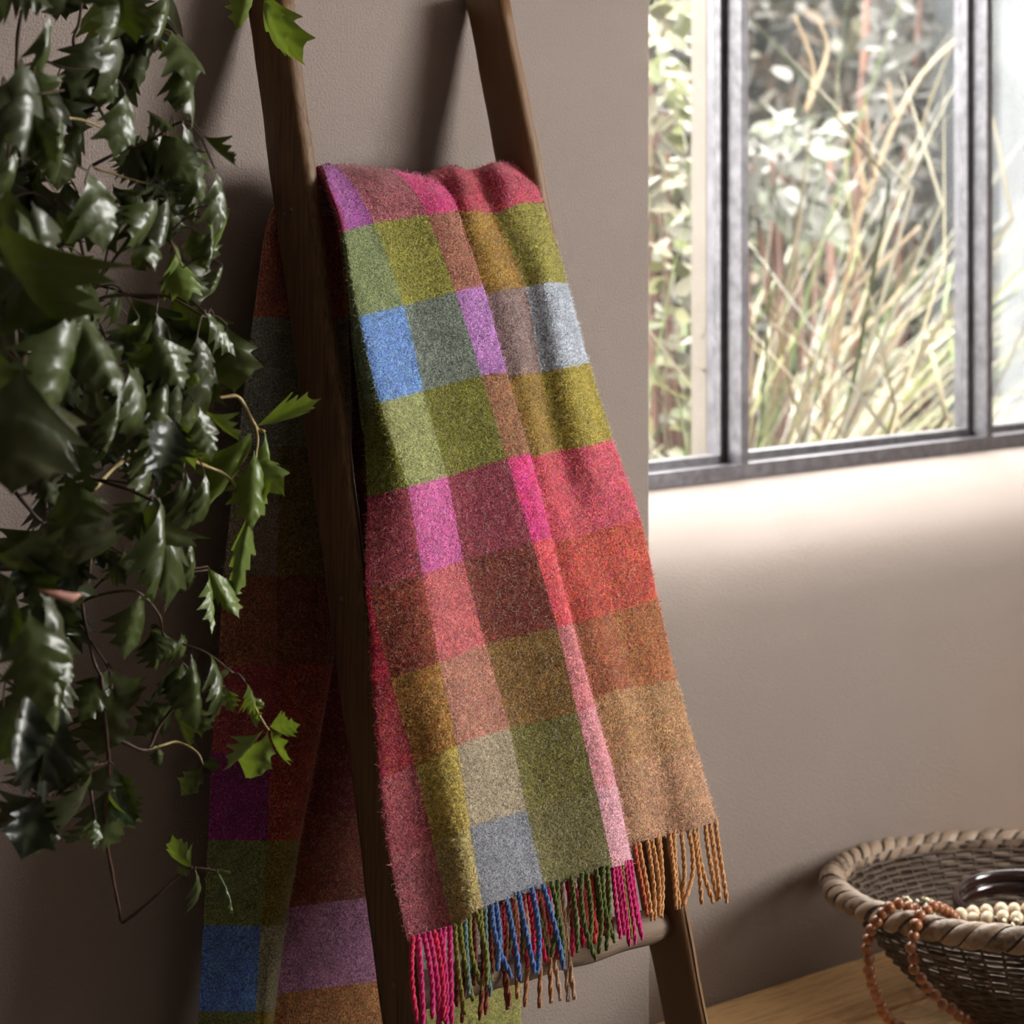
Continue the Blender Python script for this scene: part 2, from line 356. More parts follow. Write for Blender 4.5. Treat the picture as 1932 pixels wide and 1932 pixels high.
# small drape undulations
rr, cc_ = np.meshgrid(np.arange(nr), np.arange(nc), indexing='ij')
fade = np.clip((rr-3*SUB)/(2.0*SUB), 0, 1)
G2[..., 2] += fade*(.0026*np.sin(cc_*.36+rr*.045)+.0022*np.sin(cc_*.21-rr*.11+1))
# crease folds just under the rung
wr = np.exp(-((rr-3.3*SUB)/(1.3*SUB))**2); G2[..., 2] += wr*.004*np.sin(cc_*.62+rr*.13)
# colours: rows of weft, columns of warp.   S      A      B      C      D      F      G
C = [
 [(165,30,85),(165,30,85),(150,62,145),(165,85,95),(215,35,125),(180,45,75),(200,66,98)],
 [(120,130,80),(120,130,80),(118,132,82),(140,138,40),(158,98,76),(156,118,32),(150,143,52)],
 [(112,132,92),(112,132,92),(92,138,200),(112,124,112),(175,112,185),(140,115,112),(174,184,200)],
 [(118,122,22),(118,122,22),(146,152,88),(118,118,26),(152,102,66),(150,118,38),(162,146,42)],
 [(180,50,82),(165,60,80),(196,78,150),(142,50,68),(222,28,125),(200,62,84),(206,72,96)],
 [(205,22,66),(150,66,44),(192,84,90),(122,52,38),(222,66,80),(184,62,48),(196,76,56)],
 [(178,46,62),(172,122,42),(172,112,92),(128,94,36),(208,116,122),(160,88,52),(172,104,56)],
 [(190,86,100),(190,166,68),(156,142,116),(112,106,44),(214,136,146),(176,130,82),(180,134,88)],
 [(196,104,116),(184,166,98),(124,128,138),(116,110,62),(220,156,170),(176,130,94),(180,134,98)]]
# control columns -> warp stripe.  out indexes: 0,1 roll | 2 L0 3 C1 4 C2 5 C3 6 C4 7 C5 8,9 roll 10 F0 11 Fm 12 F1 13 Gm 14 G 15 16
colmap = [0, 0, 0, 1, 2, 3, 4, 4, 4, 5, 5, 5, 6, 6, 6, 6]
rowmap = [0, 0, 0, 0, 1, 2, 3, 4, 5, 6, 7, 8]                       # B2-B1, B1-T, T-T2, T2-R1, R1-R2 ...
def unproj(Gx, fn):
    return np.array([[tuple(fn(*Gx[i, j])) for j in range(Gx.shape[1])] for i in range(Gx.shape[0])])
Pf = unproj(G2, lambda x, y, n: hitN(x, y, n))
def sheet(name, P, colf, thick=.003):
    nr, nc = P.shape[:2]; V = P.reshape(-1, 3)
    Fc = [(i*nc+j, (i+1)*nc+j, (i+1)*nc+j+1, i*nc+j+1) for i in range(nr-1) for j in range(nc-1)]
    cols = [colf(i, j) for i in range(nr-1) for j in range(nc-1)]
    return V, Fc, cols
GAIN = .96
allV = []; allF = []; allC = []
def addsheet(P, colf):
    V, Fc, cols = sheet('x', P, colf); n = sum(len(v) for v in allV)
    allV.append(V); allF.extend([tuple(a+n for a in f) for f in Fc]); allC.extend(cols)
addsheet(Pf, lambda i, j: C[rowmap[i//SUB]][colmap[j//7]])
# ---- the back fall, hanging plumb behind the ladder
BL = [ # y,  L,   M,   R  (left outline, stripe line, fold line)
 (350, 590, 612, 665), (395, 513, 556, 640), (597, 478, 533, 655), (840, 449, 530, 662), (1084, 422, 522, 652),
 (1254, 412, 522, 627), (1420, 400, 510, 598), (1584, 393, 504, 567), (1745, 384, 492, 540), (1907, 376, 482, 519), (2090, 366, 470, 500)]
BC = [[(165,92,74)]*2, [(165,92,74)]*2, [(128,134,132), (122,124,110)], [(122,112,98), (110,98,44)], [(132,78,54), (112,64,40)],
      [(150,52,62), (140,52,38)], [(126,26,108), (150,58,40)], [(104,116,66), (118,106,40)], [(66,112,190), (136,134,106)], [(98,106,52), (140,124,36)]]
g = []
for (y, l, m_, r_) in BL:
    yy = -.052 - .024*min(1, max(0, (y-400)/500))
    g.append([(l+60, y-4, yy+.018), (l+14, y-1, yy+.014), (l, y, yy+.005), (l+14, y+1, yy-.003), (m_, y+2, yy-.004), ((m_+r_)/2, y+1, yy-.006), (r_-6, y, yy-.003), (r_, y-2, yy+.004), (r_-10, y-4, yy+.010), (r_-60, y-6, yy+.012)])
Gb = cr(np.array(g), 8); Gb = np.swapaxes(cr(np.swapaxes(Gb, 0, 1), 5), 0, 1)
ii, jj = np.meshgrid(np.arange(Gb.shape[0]), np.arange(Gb.shape[1]), indexing='ij'); Gb[..., 2] += .003*np.sin(jj*.33+ii*.04)
Pb = unproj(Gb, lambda x, y, Y: hitY(x, y, Y))
BC = [[tuple(min(255, v*1.10) for v in c) for c in r] for r in BC]
addsheet(Pb, lambda i, j: BC[i//8][0 if j//5 < 4 else 1])
# ---- second layer of the back fall, seen between the fold and the rail and again under the lower rung
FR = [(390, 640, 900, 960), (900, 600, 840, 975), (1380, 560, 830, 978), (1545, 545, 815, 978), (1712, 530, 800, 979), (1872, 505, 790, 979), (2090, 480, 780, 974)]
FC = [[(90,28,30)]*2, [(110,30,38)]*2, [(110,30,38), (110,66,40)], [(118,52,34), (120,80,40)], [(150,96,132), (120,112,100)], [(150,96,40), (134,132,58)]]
g = []
for (y, l, m_, r_) in FR:
    s_ = -.13
    f_ = lambda x: y + s_*(x-548)
    g.append([(l-30, f_(l-30), -.030), (l, f_(l), -.034), ((l+m_)/2, f_((l+m_)/2), -.038), (m_, f_(m_), -.032), ((m_+r_)/2, f_((m_+r_)/2), -.038), (r_, f_(r_), -.031), (r_-8, f_(r_-8), -.024), (r_-50, f_(r_-50), -.020)])
Gb = cr(np.array(g), 8); Gb = np.swapaxes(cr(np.swapaxes(Gb, 0, 1), 5), 0, 1)
Pc = unproj(Gb, lambda x, y, Y: hitY(x, y, Y))
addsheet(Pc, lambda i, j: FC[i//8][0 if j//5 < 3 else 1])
V = np.concatenate(allV)
me = mesh('blanket', V, allF, True)
ca = me.color_attributes.new('Col', 'FLOAT_COLOR', 'CORNER')
fc = np.array([[*lin(c, GAIN), 1] for c in allC]); lum_ = fc[:, :3].mean(1, keepdims=True); fc[:, :3] = fc[:, :3]*.86+lum_*.14; ca.data.foreach_set('color', np.repeat(fc, 4, axis=0).ravel())
blanket = thpart(link('blanket', me, M['wool']))
md = blanket.modifiers.new('solid', 'SOLIDIFY'); md.thickness = .0028; md.offset = -1
# ---- raised nap: short wool fibres standing off the cloth
Vn = V; FF = np.array(allF); A, B, Cc, D = (Vn[FF[:, k]] for k in range(4))
nrm = np.cross(Cc-A, D-B); area = np.linalg.norm(nrm, axis=1)/2; nrm = nrm/(2*area[:, None]+1e-12)
tocam = np.array(O) - (A+Cc)/2; flip = np.sign((nrm*tocam).sum(1)); nrm = nrm*flip[:, None]
wgt = area.copy(); nfront = (nr-1)*(nc-1); wgt[nfront:] *= .45
NF = 260000
idx = rng.choice(len(FF), NF, p=wgt/wgt.sum()); a = rng.random(NF)[:, None]; b = rng.random(NF)[:, None]
base = (A[idx]*(1-a)+B[idx]*a)*(1-b)+(D[idx]*(1-a)+Cc[idx]*a)*b
nn = nrm[idx]; rnd = rng.normal(size=(NF, 3)); tan = rnd-nn*(rnd*nn).sum(1)[:, None]; tan /= np.linalg.norm(tan, axis=1)[:, None]
ln = (.0032+.0052*rng.random(NF)**2)[:, None]; lift = (.18+.55*rng.random(NF)**2)[:, None]
side = np.cross(tan, nn)*.00022
tip = tan*ln + nn*ln*lift*1.0; midp = tan*ln*.45 + nn*ln*(lift*.9)
curl = np.cross(nn, tan)*(rng.normal(size=NF)*.35)[:, None]*ln
base = base + nn*.0002
FV = np.stack([base-side, base+side, base+midp+curl-side*.8, base+midp+curl+side*.8, base+tip-curl*.3], 1).reshape(-1, 3)
me = bpy.data.meshes.new('wool_nap'); me.vertices.add(NF*5); me.vertices.foreach_set('co', FV.ravel())
o5 = np.arange(NF)[:, None]*5
lp = np.concatenate([o5+0, o5+1, o5+3, o5+2, o5+2, o5+3, o5+4], 1).ravel()
me.loops.add(NF*7); me.loops.foreach_set('vertex_index', lp.astype(np.int32))
me.polygons.add(NF*2); st = np.stack([np.arange(NF)*7, np.arange(NF)*7+4], 1).ravel(); me.polygons.foreach_set('loop_start', st.astype(np.int32))
me.polygons.foreach_set('loop_total', np.tile([4, 3], NF).astype(np.int32)); me.update(calc_edges=True)
ca = me.color_attributes.new('Col', 'FLOAT_COLOR', 'POINT')
bc = fc[idx][:, :3]
# some fibres carry the colour of a neighbouring yarn, some are pale
br = (.45+2.0*rng.random(NF)**1.7)[:, None]; bc = bc*br; pale = (rng.random(NF) < .2)[:, None]; bc = np.where(pale, bc*.55+np.array([.36, .34, .28])*.8, bc)
bc = np.clip(np.concatenate([bc, np.ones((NF, 1))], 1), 0, 1); ca.data.foreach_set('color', np.repeat(bc, 5, axis=0).ravel())
nap = thpart(link('wool_nap', me, M['fibre'])); nap['kind'] = 'stuff'
# ---- fringe: each tassel is a two-ply twisted cord
tmats = {}
def tmat(c):
    if c not in tmats:
        m, nt, b, N, L = nm('tassel_wool_%d' % len(tmats)); cc = lin(c, 1.1)
        tc = N('ShaderNodeTexCoord'); n = N('ShaderNodeTexNoise'); n.inputs['Scale'].default_value = 700; n.inputs['Detail'].default_value = 3; L(tc.outputs['Object'], n.inputs[0])
        r = ramp(nt, [(.35, [x*.5 for x in cc]), (.65, [min(1, x*1.5) for x in cc])]); L(n.outputs[0], r.inputs[0]); L(r.outputs[0], b.inputs['Base Color'])
        b.inputs['Roughness'].default_value = .95; b.inputs['Sheen Weight'].default_value = .4; b.inputs['Specular IOR Level'].default_value = .1
        tmats[c] = m
    return tmats[c]
def tassel(x0, y0, x1, y1, n0, n1, c, bend=0, r=.0026):
    rt = random.random
    ctrl = [(x0, y0-8, n0-.002), (x0+(x1-x0)*.25+bend*.8, y0+(y1-y0)*.25, n0+.001), (x0+(x1-x0)*.6+bend, y0+(y1-y0)*.6, (n0+n1)/2), (x1, y1, n1)]
    P = [hitN(*p) for p in cr(ctrl, 12)]
    m = MB(); ph0 = rt()*6
    for s in (0, 1):
        Q = []; R = []
        for i, p in enumerate(P):
            t = i/(len(P)-1); ph = ph0+s*math.pi+i*.85; q = r*.42*(1 if t < .93 else .8)
            d = (P[min(i+1, len(P)-1)]-P[max(i-1, 0)]).normalized(); a_ = d.orthogonal().normalized(); b_ = d.cross(a_)
            Q.append(p + a_*(math.cos(ph)*q)+b_*(math.sin(ph)*q)); R.append(r*.70*(1 if .03 < t < .95 else .8)*(1+.08*math.sin(i*2.1+ph0)))
        m.tube(Q, R, 6)
    for k in range(70):                                           # stray hairs, a few ends of wool
        i = random.randrange(len(P)); p = P[i]; d = Vector((random.gauss(0, 1), random.gauss(0, 1), random.gauss(0, 1))).normalized()
        s_ = Vector((random.gauss(0, 1), random.gauss(0, 1), random.gauss(0, 1))).normalized()*.00016; e = .0045*rt()+.0025
        m.add([p-s_, p+s_, p+d*e], [(0, 1, 2)])
    o = thpart(m.build('tassel', tmat(c), None, True)); o['label'] = TN[c]; return o
PK = (176, 30, 98); OL = (104, 100, 34); BLU = (68, 96, 146); DG = (72, 80, 30); BR = (112, 52, 34); RD_ = (168, 40, 42); TAN = (150, 104, 70); BEI = (160, 130, 104); TL = (82, 110, 112); CR_ = (190, 30, 72)
TN = {PK: 'hot pink tassel', OL: 'olive green tassel', BLU: 'blue tassel', DG: 'dark green tassel', BR: 'dark brown tassel', RD_: 'dark red tassel', TAN: 'tan tassel', BEI: 'pale beige tassel', TL: 'teal grey tassel', CR_: 'crimson tassel', (200, 52, 36): 'orange red tassel', (176, 128, 82): 'golden tan tassel', (170, 84, 50): 'rust brown tassel'}
J = lambda s: random.uniform(-s, s)
hemA = lambda x: float(np.interp(x, [774, 853, 910, 1028, 1156, 1190], [1775, 1754, 1712, 1675, 1637, 1630]))
for i, x in enumerate(np.linspace(779, 849, 8)): tassel(x, hemA(x), x+12+J(9), hemA(x)+168+J(14), .026, .022+J(.006), PK if i % 4 else CR_, J(7), .0030)
for i, x in enumerate(np.linspace(858, 915, 7)): tassel(x, hemA(x), x+16+J(10), hemA(x)+150+J(20), .028, .026+J(.006), TL if i in (2, 6) else OL, J(8), .0028)
for (x, x1, y1, bd) in ((927, 966, 1846, -9), (934, 938, 1832, 6), (954, 981, 1852, 3), (978, 1009, 1836, 0), (1003, 1014, 1838, 8), (1024, 1064, 1830, 4)): tassel(x, hemA(x), x1, y1, .030, .030, BLU, bd, .0031)
for (x, x1, y1, bd) in ((1040, 1064, 1820, 5), (1052, 1040, 1806, 4), (1078, 1090, 1798, 2), (1098, 1124, 1812, -10), (1106, 1112, 1790, 6), (1124, 1130, 1800, 7), (1146, 1144, 1794, 4), (1138, 1160, 1778, -8)): tassel(x, hemA(x), x1, y1, .028, .026, DG, bd, .0030)
for i, x in enumerate(np.linspace(1156, 1190, 7)): tassel(x, hemA(x), x+16+1.4*i+J(3), hemA(x)+140+J(12), .022+.001*(i % 3), .020, OL if i == 3 else PK, J(3), .0027)
# shorter, darker fringe of the inner layer of the fold
inner = [(868, 862, 1900, BR), (880, 872, 1930, BR), (905, 905, 1925, BR), (912, 916, 1915, BR), (935, 958, 1905, BR), (950, 962, 1898, BR), (968, 976, 1885, TAN), (985, 990, 1900, TAN), (1000, 1018, 1902, TAN), (1012, 1040, 1893, TAN),
         (1034, 1058, 1888, BEI), (1046, 1072, 1890, BEI), (1058, 1084, 1886, BEI), (1084, 1072, 1850, BEI), (946, 950, 1830, BR), (966, 975, 1820, RD_), (990, 996, 1826, RD_), (1010, 1030, 1816, CR_), (1030, 1048, 1812, CR_), (1050, 1054, 1810, RD_),
         (1066, 1080, 1804, CR_), (1074, 1100, 1788, CR_), (1112, 1122, 1780, (200, 52, 36)), (1116, 1126, 1760, (200, 52, 36)), (1134, 1142, 1740, (200, 52, 36)), (1090, 1104, 1776, BR), (925, 930, 1838, BR), (890, 894, 1860, BR), (1020, 1026, 1790, BR), (1150, 1156, 1760, RD_), (980, 986, 1800, DG), (1000, 1036, 1804, DG), (955, 962, 1790, DG)]
for (x, x1, y1, c) in inner: tassel(x, hemA(x)-9, x1, y1, -.002+J(.002), .003+J(.003), c, J(8), .0029)
for k in range(26):
    x = random.uniform(862, 1150); tassel(x, hemA(x)-9, x+8+J(10), hemA(x)+random.uniform(85, 125), -.004+J(.002), .000+J(.003), random.choice([BR, BR, RD_, DG, RD_, CR_]), J(8), .0029)
hemB = lambda x: float(np.interp(x, [1145, 1205, 1255, 1305, 1350], [1605, 1590, 1577, 1565, 1550]))
TB = (176, 128, 82)
for (x, x1, y1, bd) in ((1196, 1222, 1730, 0), (1204, 1230, 1738, 2), (1220, 1236, 1736, 4), (1228, 1244, 1728, 6), (1243, 1248, 1732, 4), (1240, 1240, 1728, 8), (1262, 1276, 1716, 2), (1272, 1282, 1714, -2), (1284, 1286, 1712, 6), (1296, 1290, 1708, 14), (1308, 1324, 1706, 2), (1314, 1346, 1704, -6), (1330, 1354, 1700, -2), (1338, 1358, 1696, 2), (1349, 1372, 1704, 0)):
    tassel(x, hemB(x), x1, y1, .008, .008+J(.004), TB if x1 > 1225 else (170, 84, 50), bd, .0028)
# ------------------------------------------------------------------ bench of jointed wooden staves
BZ = hitY(1342.5, 1897, YR).z
bench = thing('bench', 'low butcher-block bench of honey-coloured staves under the window', 'bench', loc=(3.2, -.15, 0)); bpy.context.view_layer.update()
def par(o, p): o.parent = p; o.matrix_parent_inverse = p.matrix_world.inverted(); return o
rowsY = [(YR-.001, -.022), (-.0225, -.069), (-.0695, -.1150), (-.1245, -.165), (-.1655, -.212), (-.2125, -.258), (-.2585, -.305), (-.3055, -.35)]
joints = {0: [2.85, 3.3], 1: [2.47, 2.78, 3.1, 3.5], 2: [2.63, 3.0, 3.4], 3: [2.76, 3.25]}
st_m = [None]
for k, (ya, yb) in enumerate(rowsY):
    xs = [XE+.006] + joints.get(k, sorted(random.uniform(2.5, 4.0) for _ in range(3))) + [4.05]
    for xa, xb in zip(xs[:-1], xs[1:]):
        if xb-xa < .03: continue
        o = par(box('stave', (xa+.0006, yb, BZ-.034+random.uniform(0, .0004)), (xb-.0006, ya, BZ+random.uniform(-.0004, .0002)), M['stave'], None, .0008), bench)
for (xa, ya, xb, yb) in ((2.42, -.33, 2.48, -.27), (2.42, -.01, 2.48, .05), (3.9, -.33, 3.96, -.27), (3.9, -.01, 3.96, .05)):
    par(box('leg', (xa, ya, 0), (xb, yb, BZ-.034), M['benchframe'], None, .003), bench)
par(box('apron', (2.48, -.31, BZ-.10), (3.9, -.29, BZ-.034), M['benchframe'], None, .002), bench)
# ------------------------------------------------------------------ basket
BC0 = atD(1979, 1676, 3.475); RR = .306; HH = BC0.z-BZ
print('basket', BC0, 'h', HH)
bas = thing('basket', 'shallow round brown wicker basket with a thick wrapped rim, on the wooden bench', 'basket', loc=(BC0.x, BC0.y, BZ+.001))
TILT = Matrix.Rotation(math.radians(3.0), 4, Vector((SN, -CS, 0)))       # the near side sits slightly high
def prof(t): return .09+(RR-.012-.09)*t, .004+(HH-.006)*(t**1.8)
def bp_(t, a, off=0):
    r, z = prof(t); return Vector(((r+off)*math.cos(a), (r+off)*math.sin(a), z*(1)+.0 + tiltz((r)*math.cos(a), (r)*math.sin(a))*t))
def tiltz(x, y): fx, fy = CS, SN; return -(x*fx+y*fy)*math.tan(math.radians(3.0))
NS = 60; m = MB()
for j in range(38):
    t = .01+.99*j/37; P = []
    n_ = 240
    for i in range(n_+1):
        a = 2*math.pi*i/n_; P.append(bp_(t, a, .0030*math.sin(a*NS/2+math.pi*(j % 2))) + Vector((0, 0, .0008*math.sin(a*7+j))))
    m.tube(P, .0036, 4, False)
o = m.build('weave', M['rattan'], bas, True); o['kind'] = 'stuff'
for i in range(NS):
    a = 2*math.pi*(i+.0)/NS; mm = MB(); mm.tube([bp_(t, a) for t in np.linspace(0, 1, 9)], .0026, 5); mm.build('stake', M['rattan'], bas, True)
mm = MB(); mm.tube([(0, 0, .001), (0, 0, .007)], .095, 40); mm.build('base', M['rattan'], bas)
TR = .0165
mm = MB(); mm.tube([Vector((RR*math.cos(2*math.pi*i/96), RR*math.sin(2*math.pi*i/96), HH+tiltz(RR*math.cos(2*math.pi*i/96), RR*math.sin(2*math.pi*i/96)))) for i in range(97)], TR*.88, 10, False)
mm.build('rim_core', M['rattan'], bas, True)
def wrap(a0, width, rr_):
    m = MB(); V = []; n = 18
    for i in range(n+1):
        ph = 2*math.pi*i/n*1.0+math.pi*.9
        adv = (i/n)*.27
        for s, lift in ((-1, -.0012), (-.5, .0012), (.5, .0016), (1, -.0012)):
            a = a0 + adv + s*width/2; c = Vector((RR*math.cos(a), RR*math.sin(a), 0)); er = c.normalized()
            r = rr_+lift
            p = c + er*(math.cos(ph)*r) + Vector((0, 0, math.sin(ph)*r)); p.z += HH + tiltz(p.x, p.y); V.append(p)
    Fc = [(i*4+k, i*4+k+1, (i+1)*4+k+1, (i+1)*4+k) for i in range(n) for k in range(3)]
    m.add(V, Fc); return m.build('rim_wrap', M['rattan2'], bas, True)
NWR = 62
for i in range(NWR): wrap(2*math.pi*i/NWR+random.uniform(-.008, .008), 2*math.pi/NWR*random.uniform(.72, .98), TR+random.uniform(-.0010, .0026))
# ------------------------------------------------------------------ beads and bangles
def beadmesh(name, r, hole=.22, ns=16, nrg=10):
    V = []; Fc = []; a0 = math.asin(hole)
    for i in range(nrg+1):
        a = a0+(math.pi-2*a0)*i/nrg
        for k in range(ns): V.append((math.sin(a)*math.cos(2*math.pi*k/ns)*r, math.sin(a)*math.sin(2*math.pi*k/ns)*r, math.cos(a)*r*.94))
    for i in range(nrg):
        for k in range(ns): Fc.append((i*ns+k, i*ns+(k+1) % ns, (i+1)*ns+(k+1) % ns, (i+1)*ns+k))
    Fc.append(tuple(range(ns))[::-1]); Fc.append(tuple(nrg*ns+k for k in range(ns))); return mesh(name, V, [f[::-1] for f in Fc])
def necklace(name, label, P, r, mat, cord):
    t = thing(name, label, 'necklace', loc=tuple(P[0])); bm_ = beadmesh('bead', r); bm_.materials.append(mat)
    for i, p in enumerate(P):
        o = bpy.data.objects.new('bead', bm_); COL.objects.link(o); o.parent = t; o.location = p-P[0]
        d = (P[min(i+1, len(P)-1)]-P[max(i-1, 0)]); o.rotation_euler = d.to_track_quat('Z', 'Y').to_euler(); s = random.uniform(.94, 1.05); o.scale = (s, s, s)
    m = MB(); m.tube([p-P[0] for p in P], .0012, 5); m.build('cord', cord, t); return t
def zc(x, y): return 1500+x/4.472, 1540+y/4.472
S1 = [(1490,1745,3.36),(1435,1703,3.34),(1385,1680,3.33),(1322,1628,3.31),(1247,1585,3.295),(1185,1510,3.28),(1115,1445,3.265),(1065,1368,3.255),(1005,1290,3.245),(1000,1200,3.238),(978,1108,3.232),(1000,1008,3.226),(1024,916,3.226),(1052,838,3.24),(1112,795,3.262)]
S1b = [(1165,757,3.29),(1215,768,3.315),(1262,790,3.335),(1300,812,3.35),(1325,840,3.355),(1352,866,3.36)]
S2 = [(1010,785,3.30),(955,768,3.285),(872,738,3.27),(795,770,3.262),(733,820,3.262),(688,886,3.272),(642,957,3.285),(614,1037,3.295),(605,1118,3.30),(621,1206,3.30),(622,1292,3.30),(645,1362,3.30),(652,1418,3.305),(684,1486,3.31),(698,1538,3.315),(731,1602,3.32),(742,1652,3.325),(781,1700,3.33),(829,1748,3.335),(890,1775,3.34)]
def pts(L, dd=0): return [atD(*zc(x, y), d+dd) for x, y, d in L]
PA = pts(S1+S1b); PB = pts(S2)
e0, e1 = PB[-1], PA[0]; zb = BZ+.0085; dn = Vector((-.25, -.97, 0))
lp = cr([tuple(PB[-2]), tuple(e0), (e0.x+.004, e0.y-.022, zb+.004), (e0.x+.012, e0.y-.055, zb), ((e0.x+e1.x)/2, min(e0.y, e1.y)-.080, zb), (e1.x-.002, e1.y-.045, zb), (e1.x, e1.y-.016, zb+.003), tuple(e1)], 30)[30:]
loop = []; acc = 0; last = lp[0]
for q in lp[1:]:
    acc += float(np.linalg.norm(q-last)); last = q
    if acc > .0152: loop.append(Vector(q)); acc = 0
if (loop[-1]-e1).length < .008: loop.pop()
PALL = PB + loop + PA
necklace('bead_necklace', 'string of round brown wooden beads draped over the basket rim onto the bench', PALL, .0082, M['bead'], M['cord'])
IV = [(1500,868,3.36),(1625,866,3.35),(1755,852,3.345),(1872,862,3.34),(1990,870,3.34),(2090,850,3.36),(2150,800,3.41)]
necklace('ivory_necklace', 'string of large ivory-coloured beads lying inside the basket', pts(IV)+pts([(2080,790,3.44),(1960,785,3.45),(1850,788,3.45),(1740,790,3.44),(1615,800,3.43),(1500,812,3.42),(1400,830,3.40)]), .0102, M['ivory'], M['cord'])
for i, (x, y, d, s) in enumerate(((1060, 735, 3.42, 1), (1185, 862, 3.33, 1.1), (1830, 925, 3.30, 1.2))):
    m = MB(); c = atD(*zc(x, y), d)
    t = thing('shell_bundle', ['small cream shell-chip bundle behind the looped brown beads', 'small cream shell-chip bundle between brown and ivory beads at the near rim', 'small cream shell-chip bundle at the near rim below the ivory beads'][i], 'shells', 'cream shell bundles in the basket', loc=tuple(c))
    for k in range(16):
        p = Vector((random.gauss(0, .012*s), random.gauss(0, .012*s), random.gauss(0, .004))); mm = MB()
        q = [p+Vector((random.gauss(0, 1), random.gauss(0, 1), random.gauss(0, .6))).normalized()*random.uniform(.003, .006) for _ in range(2)]
        mm.tube([q[0], p, q[1]], [.001, .0034, .001], 6); mm.build('chip', M['cream'], t, True)
def bangle(px, py, d, R, r, name, label, zrot=0):
    c = atD(px, py, d); t = tag(MBtorus(name, R, r), label, 'bangle', 'dark bangles in the basket'); t.location = c; t.rotation_euler = (math.radians(zrot), math.radians(-4), 0); return t
def MBtorus(name, R, r):
    V = []; Fc = []; n = 64; s = 12
    for i in range(n):
        a = 2*math.pi*i/n
        for k in range(s):
            b = 2*math.pi*k/s; q = R+math.cos(b)*r*.75; V.append((q*math.cos(a), q*math.sin(a), math.sin(b)*r*1.15))
    for i in range(n):
        for k in range(s): Fc.append((i*s+k, ((i+1) % n)*s+k, ((i+1) % n)*s+(k+1) % s, i*s+(k+1) % s))
    return link(name, mesh(name, V, Fc), M['bangle'])
bangle(1935, 1700, 3.50, .098, .0085, 'bangle', 'upper dark glossy red-brown bangle in the basket, lying on another', 3)
bangle(1938, 1722, 3.50, .098, .0085, 'bangle', 'lower dark glossy red-brown bangle in the basket, under another', 3)
# ------------------------------------------------------------------ grape ivy
def leafmesh(name, seed, curl=.5, cup=.5, wid=.40, twist=0.):
    R = random.Random(seed); nl = R.choice([2, 2, 3]); V = []; vein = []
    def half(side):
        nt_ = nl + (1 if R.random() < .5 else 0); K_ = [(0, .015), (.05, .03)]
        t0 = R.uniform(.26, .34); pk = 1.0; tt = t0
        K_.append((t0*.55, .45*R.uniform(.8, 1.1)))
        for q in range(nt_):
            amp = pk*R.uniform(.86, 1.12); K_.append((tt, amp))
            nx_ = (1-tt)/(nt_-q+.55); K_.append((tt+nx_*.16, amp*R.uniform(.50, .68))); tt = tt+nx_; pk *= .74 if q else .9
        K_ += [(max(tt, .93), .06), (1, 0)]
        xs, ys = zip(*K_); return [wid*float(np.interp(i/40, xs, ys)) for i in range(41)]
    hl, hr = half(-1), half(1); n = 41; lat = [-1, -.68, -.34, 0, .34, .68, 1]; kr = R.uniform(3.2, 4.4)
    for i in range(n):
        t = i/(n-1)
        for q in lat:
            wv = (hl if q < 0 else hr)[i]*q
            ts = min(1.0, t + .42*abs(wv)*(1-t)**.5)                 # side lobes sweep towards the tip
            ang = curl*ts*1.5; x = math.sin(ang)/max(curl*1.5, .01) if curl else ts; zc_ = -(1-math.cos(ang))/max(curl*1.5, .01)
            ribs = .020*math.cos((t-abs(wv)*.5)*kr*2*math.pi)*min(1, abs(wv)*5)
            zz = zc_ - cup*abs(wv)**1.5*1.4 + ribs + min(.03, abs(wv)*.25)
            if twist: ct, s_t = math.cos(twist*t), math.sin(twist*t); wv, zz2 = wv*ct, wv*s_t; zz += zz2
            V.append((x, wv, zz)); vein.append(1.0 if q == 0 else 0.0)
    Fc = [(i*7+k, i*7+k+1, (i+1)*7+k+1, (i+1)*7+k) for i in range(n-1) for k in range(6)]
    me = mesh(name, V, [f for f in Fc])
    at = me.attributes.new('vein', 'FLOAT', 'POINT'); at.data.foreach_set('value', [v*.5 for v in vein]); return me
VAR = {}
for key in ('leaf', 'leaf_dark', 'leaf_young'):
    L_ = []
    for i in range(7):
        me = leafmesh('leaflet', 100+i*7, curl=[.25, .5, .8, .35, 1.0, .6, .15][i], cup=[.9, .5, .7, 1.3, .6, 1.1, .5][i], wid=[.44, .40, .42, .36, .38, .46, .40][i], twist=[0, .5, -.4, .2, 0, -.7, .3][i]); me.materials.append(M[key]); L_.append(me)
    VAR[key] = L_
ivy = thing('grape_ivy', 'trailing grape ivy with glossy lobed dark green leaves hanging left of the ladder', 'plant', loc=tuple(atD(60, -200, 2.4))); bpy.context.view_layer.update()
IVI = ivy.matrix_world.inverted(); ivl = Vector(ivy.location)
LD = (Vector(lo.location) - Vector((.9, -.3, 1.4))).normalized(); VD = (O-Vector((.9, -.3, 1.4))).normalized(); HV = (LD+VD).normalized()
nleaf = [0]
merge = MB(); mvein = []
